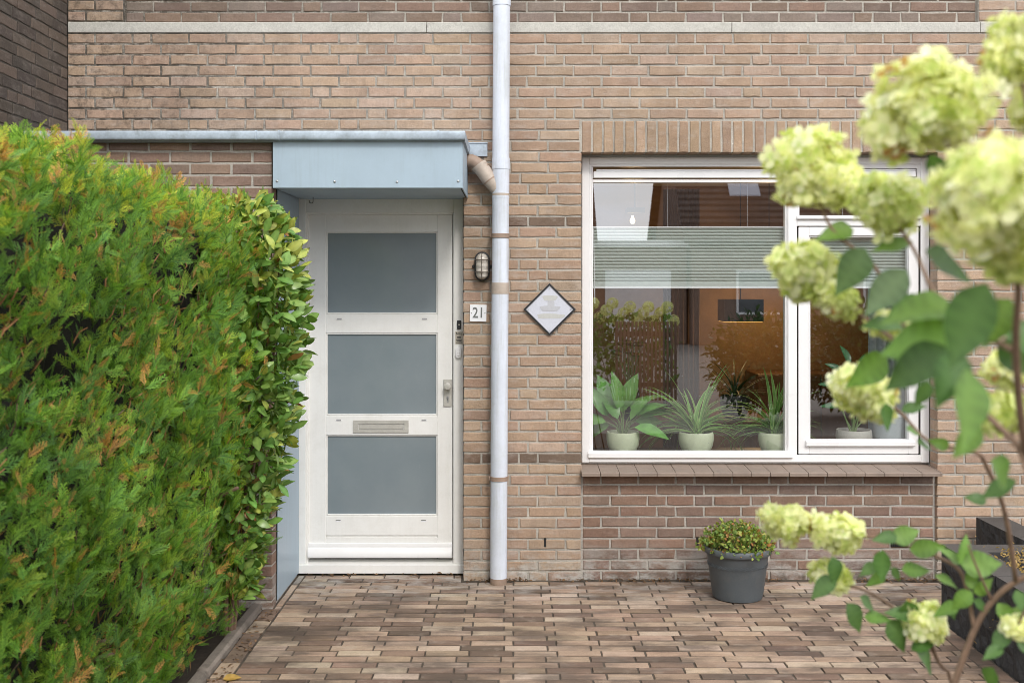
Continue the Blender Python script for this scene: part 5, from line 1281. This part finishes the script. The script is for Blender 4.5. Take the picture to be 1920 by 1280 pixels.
def head(px, py, d, rx, ry, n_, seed, tone=0.0, tilt=0.0):
    n_ = int(n_ * 1.3)
    g = np.random.default_rng(seed); c = P(px, py, d); k = d / F * .86
    dirs = g.normal(size=(n_, 3)); dirs /= np.linalg.norm(dirs, axis=1, keepdims=True)
    rr = np.where(g.random(n_) < .72, g.uniform(.84, 1.10, n_), g.uniform(.45, .9, n_))
    lump = 1 + .45 * (vn2(dirs[:, 0] * 3.4 + seed * 2.3 + 30, dirs[:, 2] * 3.4 + dirs[:, 1] * 2 + 33) - .5) + .6 * (vn1(dirs[:, 0] * 1.7 + seed * 3.1 + 30, dirs[:, 2] * 1.7 + dirs[:, 1] * 1.4 + 31) - .5)
    q = dirs * np.array([rx * k, (rx + ry) / 2 * k * .95, ry * k]) * (rr * lump)[:, None]
    if tilt:
        ct, st_ = math.cos(tilt), math.sin(tilt); q = np.c_[q[:, 0] * ct - q[:, 2] * st_, q[:, 1], q[:, 0] * st_ + q[:, 2] * ct]
    pts = np.array(c) + q
    pal = np.array([(.85, .86, .54), (.82, .84, .46), (.90, .90, .68), (.72, .77, .34), (.57, .65, .22)]); pw_ = np.array([.3, .25, .2, .15, .1]) if tone >= 0 else np.array([.12, .25, .08, .3, .25])
    col = pal[g.choice(5, n_, p=pw_)] * g.uniform(.88, 1.08, (n_, 1))
    pk = g.random(n_) < .012; col[pk] = (.62, .36, .16)
    link('flower_head', scatter_mesh('flower_head', FLO, pts, dirs + g.normal(size=(n_, 3)) * .38, g.normal(size=(n_, 3)), g.uniform(.0092, .0165, n_), col, g.integers(0, 6, n_), M['petal']), hyd)
for i, a in enumerate(((1752, 198, 1.22, 105, 92, 300, 1, .2), (1680, 232, 1.25, 58, 66, 130, 1, 0), (1858, 365, 1.02, 112, 118, 330, 0, 0), (1522, 308, 1.52, 68, 62, 190, 0, -.3), (1580, 345, 1.5, 52, 44, 120, 0, -.3), (1500, 355, 1.52, 40, 36, 70, 0, 0), (1668, 385, 1.36, 66, 52, 170, -1, 0),
        (1508, 508, 1.5, 62, 52, 190, -1, -.3), (1562, 562, 1.48, 44, 30, 80, -1, -.3), (1618, 728, 1.68, 58, 48, 210, 0, -.2), (1640, 765, 1.68, 26, 26, 50, -1, 0), (1474, 978, 1.88, 44, 30, 150, 0, -.45), (1566, 1000, 1.87, 52, 34, 190, 0, -.2), (1572, 1085, 1.88, 26, 24, 50, 0, .5), (1545, 1072, 1.88, 30, 18, 45, 0, .3),
        (1732, 1166, 1.84, 42, 34, 130, 0, -.4), (1898, 100, 1.22, 46, 68, 160, 0, 0), (1890, 690, 1.43, 38, 30, 80, 0, 0), (1880, 775, 1.42, 46, 36, 110, -1, 0), (1908, 1178, 1.7, 24, 20, 40, 0, 0), (1945, 200, 1.25, 52, 60, 100, 0, 0), (1700, 620, 1.5, 60, 26, 90, 0, -.2), (1905, 480, 1.05, 60, 50, 100, -1, 0))):
    head(a[0], a[1], a[2], a[3], a[4], a[5], i + 3, a[6], a[7])
HL = [leaf_mesh('leaf', M['leaf_o'], l=1, w=w_, fold=f_, curl=c_, seg=12, tipw=1, wave=.10, seed=i) for i, (w_, f_, c_) in enumerate(((.58, .25, .25), (.52, .35, .1), (.62, .15, .35), (.55, .3, -.12)))]
G1, G2, G3 = (.072, .155, .038), (.125, .24, .046), (.095, .16, .075)
LV = [(1600, 430, 72, 172, 1.5, G2), (1712, 452, 80, 160, 1.38, G2), (1622, 465, 105, 120, 1.36, G3), (1700, 505, 120, 128, 1.33, G3), (1735, 470, 125, 35, 1.12, G1), (1790, 575, 150, 178, 1.18, G2), (1850, 530, 180, 103, 1.02, G1), (1692, 612, 80, 195, 1.36, G1), (1800, 630, 160, 170, 1.16, G2), (1775, 650, 150, 140, 1.15, G1), (1800, 655, 130, 118, 1.1, G1), (1812, 690, 170, 98, 1.07, G2),
      (1662, 668, 95, 145, 1.55, G2), (1660, 755, 52, 88, 1.62, G1), (1742, 715, 55, 115, 1.45, G1), (1700, 806, 40, 5, 1.6, G2), (1840, 800, 75, 125, 1.2, G2), (1858, 862, 105, 42, 1.32, G2), (1745, 290, 60, 60, 1.3, G1), (1775, 300, 55, 100, 1.25, G1), (1888, 600, 120, 60, 1.15, G1), (1895, 560, 110, 120, 1.12, G2), (1870, 640, 110, 40, 1.15, G1), (1735, 560, 90, 150, 1.4, G1), (1820, 560, 110, 60, 1.1, G3),
      (1560, 1043, 58, 78, 1.8, G1), (1566, 1082, 58, 150, 1.8, G1), (1655, 1030, 58, 88, 1.8, G1), (1645, 1058, 40, 165, 1.82, G1), (1662, 1078, 42, 155, 1.82, G2), (1682, 1005, 50, 176, 1.8, G1), (1672, 1012, 62, -18, 1.8, G2), (1705, 1030, 62, -8, 1.79, G2), (1672, 1062, 30, 60, 1.8, G1), (1690, 1068, 55, 8, 1.8, G2), (1752, 1078, 45, 25, 1.78, G2), (1588, 1130, 62, 60, 1.84, G1), (1612, 1118, 44, 35, 1.85, G1), (1620, 1155, 48, 8, 1.85, G2),
      (1712, 1155, 52, 195, 1.83, G1), (1700, 1125, 58, 68, 1.82, G1), (1665, 1160, 66, 58, 1.84, G1), (1708, 1218, 52, -22, 1.83, G1), (1718, 1222, 82, 40, 1.82, G1), (1800, 1058, 58, -68, 1.74, G2), (1800, 1058, 48, 228, 1.75, G2), (1802, 1060, 78, -8, 1.74, G2), (1822, 1105, 42, -88, 1.74, G2), (1825, 1110, 48, -25, 1.74, G2), (1822, 1108, 50, 135, 1.74, G2), (1825, 1125, 40, 38, 1.74, G1), (1862, 1250, 58, 92, 1.72, G1), (1895, 1175, 58, 120, 1.7, G1), (1890, 1180, 55, -60, 1.7, G2), (1800, 1135, 52, 160, 1.78, G2),
      (1870, 1130, 52, 55, 1.72, G2), (1905, 1105, 46, 80, 1.7, G1), (1880, 1210, 45, 150, 1.7, G1), (1780, 1130, 40, 60, 1.8, G1), (1905, 1200, 60, 20, 1.7, G1), (1850, 940, 40, 200, 1.62, G1), (1720, 830, 42, 10, 1.62, G1), (1690, 770, 46, -15, 1.6, G1), (1780, 838, 40, -160, 1.6, G2), (1905, 900, 70, 140, 1.4, G1)]
for (px, py, L_, ang, d_, c) in LV:
    a = R(ang); b = P(px, py, d_); ax_ = Vector((math.cos(a), rnd.uniform(-.45, .45), -math.sin(a)))
    nv = Vector((rnd.uniform(-.9, .9), -1, rnd.uniform(.1, 1.6)))
    link('leaf', rnd.choice(HL), hyd, mat4=basis(ax_, nv, b) @ Matrix.Scale(L_ * d_ / F * (.98 if L_ > 100 else 1.05), 4), color=jit(c, .14))

# ------------------------------------------------------------------ what the window mirrors: houses over the street, fence and shrubs behind the viewer
def far_house(x0, x1, yf, eave, ridge, label, win):
    h = thing('terraced_house', label, 'house', ((x0 + x1) / 2, yf, 0), 'houses across the street')
    dep = 9.0
    w = MB().box(x0, x1, yf - dep, yf, -.05, eave); w.add([(x0, yf, eave), (x0, yf - dep, eave), (x0, yf - dep / 2, ridge - .1), (x1, yf, eave), (x1, yf - dep, eave), (x1, yf - dep / 2, ridge - .1)], [(0, 1, 2), (3, 5, 4)])
    link('wall', w.mesh('wall', M['far_brick']), h)
    r_ = MB(); o = .3; t = .12
    r_.add([(x0 - o, yf + .4, eave - .15), (x1 + o, yf + .4, eave - .15), (x1 + o, yf - dep / 2, ridge), (x0 - o, yf - dep / 2, ridge), (x0 - o, yf - dep - .4, eave - .15), (x1 + o, yf - dep - .4, eave - .15)]
           + [(x0 - o, yf + .4, eave - .15 - t), (x1 + o, yf + .4, eave - .15 - t), (x1 + o, yf - dep / 2, ridge - t), (x0 - o, yf - dep / 2, ridge - t), (x0 - o, yf - dep - .4, eave - .15 - t), (x1 + o, yf - dep - .4, eave - .15 - t)],
           [(0, 1, 2, 3), (3, 2, 5, 4), (6, 9, 8, 7), (9, 10, 11, 8), (0, 6, 7, 1), (4, 5, 11, 10), (0, 3, 9, 6), (3, 4, 10, 9), (1, 7, 8, 2), (2, 8, 11, 5)])
    rf = link('roof', r_.mesh('roof', M['roof_tile']), h)
    for (wx, wz, ww, wh) in win:
        f = MB(); b = .07; f.box(wx, wx + ww, yf, yf + .06, wz, wz + b); f.box(wx, wx + ww, yf, yf + .06, wz + wh - b, wz + wh); f.box(wx, wx + b, yf + .001, yf + .059, wz + b, wz + wh - b); f.box(wx + ww - b, wx + ww, yf + .001, yf + .059, wz + b, wz + wh - b)
        fo = link('window', f.mesh('window', M['white']), h)
        link('pane', MB().box(wx + b, wx + ww - b, yf + .005, yf + .02, wz + b, wz + wh - b).mesh('pane', M['far_glass']), fo)
    return h, rf
h1, rf = far_house(5.6, 18, -21, 3.4, 8.4, 'dark roofed house across the street mirrored in the right of the window', [(7, .9, 2.2, 1.4), (11, .9, 2.2, 1.4), (14, .2, 1, 2.1)])
sk = MB(); 
for (u, v_) in ((0, 0),): 
    p0 = Vector((8.0, -21 - 1.7, 0)); sl = (8.4 - 3.25) / 4.9; zf = lambda yy: 3.25 + (-20.6 - yy) * sl + .05
    sk.add([(7.0, -22.0, zf(-22.0)), (8.0, -22.0, zf(-22.0)), (8.0, -22.9, zf(-22.9)), (7.0, -22.9, zf(-22.9)), (7.0, -22.0, zf(-22.0) - .1), (8.0, -22.0, zf(-22.0) - .1), (8.0, -22.9, zf(-22.9) - .1), (7.0, -22.9, zf(-22.9) - .1)], [(0, 1, 2, 3), (0, 4, 5, 1), (1, 5, 6, 2), (2, 6, 7, 3), (3, 7, 4, 0)])
link('skylight', sk.mesh('skylight', M['plate']), rf)
far_house(-12, 2.3, -21, 3.4, 8.4, 'dark roofed house across the street mirrored at the left of the window', [(-2, .9, 2.2, 1.4), (-6, .9, 2.2, 1.4), (.4, .2, 1, 2.1)])
gar = thing('garage', 'low brick garage between the houses across the street', 'garage', (4, -21.5, 0))
link('wall', MB().box(2.4, 5.5, -27, -21.4, -.05, 3.05).mesh('wall', M['far_brick']), gar); link('roof_trim', MB().box(2.35, 5.55, -27.05, -21.33, 3.05, 3.25).mesh('roof_trim', M['white']), gar)
link('garage_door', MB().box(2.9, 5.0, -21.4, -21.36, 0, 2.3).mesh('garage_door', M['white']), gar)
gt = thing('slatted_fence', 'brown fence of upright slats mirrored in the lower left of the window', 'fence', (2.0, -3, 0))
for k in range(16): link('slat', MB().box(1.50 + k * .058, 1.538 + k * .058, -3.02, -3.0, .05, 1.22, .002).mesh('slat', M['fence_wood']), gt)
for zz in (.25, 1.0): link('rail', MB().box(1.5, 2.42, -3.05, -3.021, zz, zz + .07).mesh('rail', M['fence_wood']), gt)
def far_shrub(x, y, r, h, label, c, seed, flowers=0):
    t = thing('garden_shrub', label, 'shrub', (x, y, 0)); g = np.random.default_rng(seed); n_ = 5000
    d_ = g.normal(size=(n_, 3)); d_ /= np.linalg.norm(d_, axis=1, keepdims=True); rr = g.random(n_) ** .5
    p_ = np.array([x, y, h / 2 + .05]) + d_ * np.array([r, r, h / 2]) * (rr * g.uniform(.8, 1.1, n_))[:, None]
    cols = np.array([c]) * g.uniform(.6, 1.3, (n_, 1))
    link('foliage', scatter_mesh('foliage', LG, p_, d_ + g.normal(size=(n_, 3)) * .6, g.normal(size=(n_, 3)) + np.array([0, 0, 1]), g.uniform(.07, .12, n_), cols, g.integers(0, 3, n_), M['leaf'], True), t, kind='stuff')
    link('stem', MB().tube([(x, y, 0), (x, y, h * .6)], [.03, .012], 7).mesh('stem', M['twig']), t)
gh = thing('garden_hydrangea', 'pale flowering hydrangea mirrored above the slatted fence in the window', 'hydrangea', (1.75, -3.5, 0)); hyd_, hyd = hyd, gh
g0_ = np.random.default_rng(12); n0 = 900
p0_ = np.c_[g0_.uniform(1.1, 2.45, n0), g0_.normal(-3.5, .22, n0), .1 + 1.2 * g0_.random(n0) ** .7]
link('foliage', scatter_mesh('foliage', RG, p0_, g0_.normal(size=(n0, 3)), g0_.normal(size=(n0, 3)) + np.array([0, .6, .6]), g0_.uniform(.07, .12, n0), np.array([(.11, .22, .05)]) * g0_.uniform(.6, 1.3, (n0, 1)), g0_.integers(0, 3, n0), M['leaf'], True), gh, kind='stuff')
for k in range(15):
    xx = 1.12 + k * .092; zz = 1.33 + .12 * math.sin(k * 2.1) + (.05 if k < 5 else 0); n1 = 70
    dd = g0_.normal(size=(n1, 3)); dd /= np.linalg.norm(dd, axis=1, keepdims=True)
    link('flower_head', scatter_mesh('flower_head', FLO, np.array([xx, -3.42 + .1 * math.sin(k * 5), zz]) + dd * .085, dd, g0_.normal(size=(n1, 3)), g0_.uniform(.02, .03, n1), np.array([(.84, .86, .50)]) * g0_.uniform(.8, 1.05, (n1, 1)), g0_.integers(0, 6, n1), M['petal']), gh)
    link('stem', MB().tube([(1.7 + (xx - 1.7) * .3, -3.5, 0), (xx, -3.45, zz)], [.008, .004], 6).mesh('stem', M['stem_brown']), gh)
hyd = hyd_
far_shrub(3.3, -1.3, .75, 1.35, 'dark evergreen shrub mirrored low in the wide pane', (.03, .065, .02), 3)
far_shrub(4.6, -1.9, .8, 1.5, 'dark evergreen shrub mirrored low in the right casement', (.035, .075, .02), 4)
print('tris', sum(len(o.data.loop_triangles) if False else len(o.data.polygons) for o in SC.objects if o.type == 'MESH'))
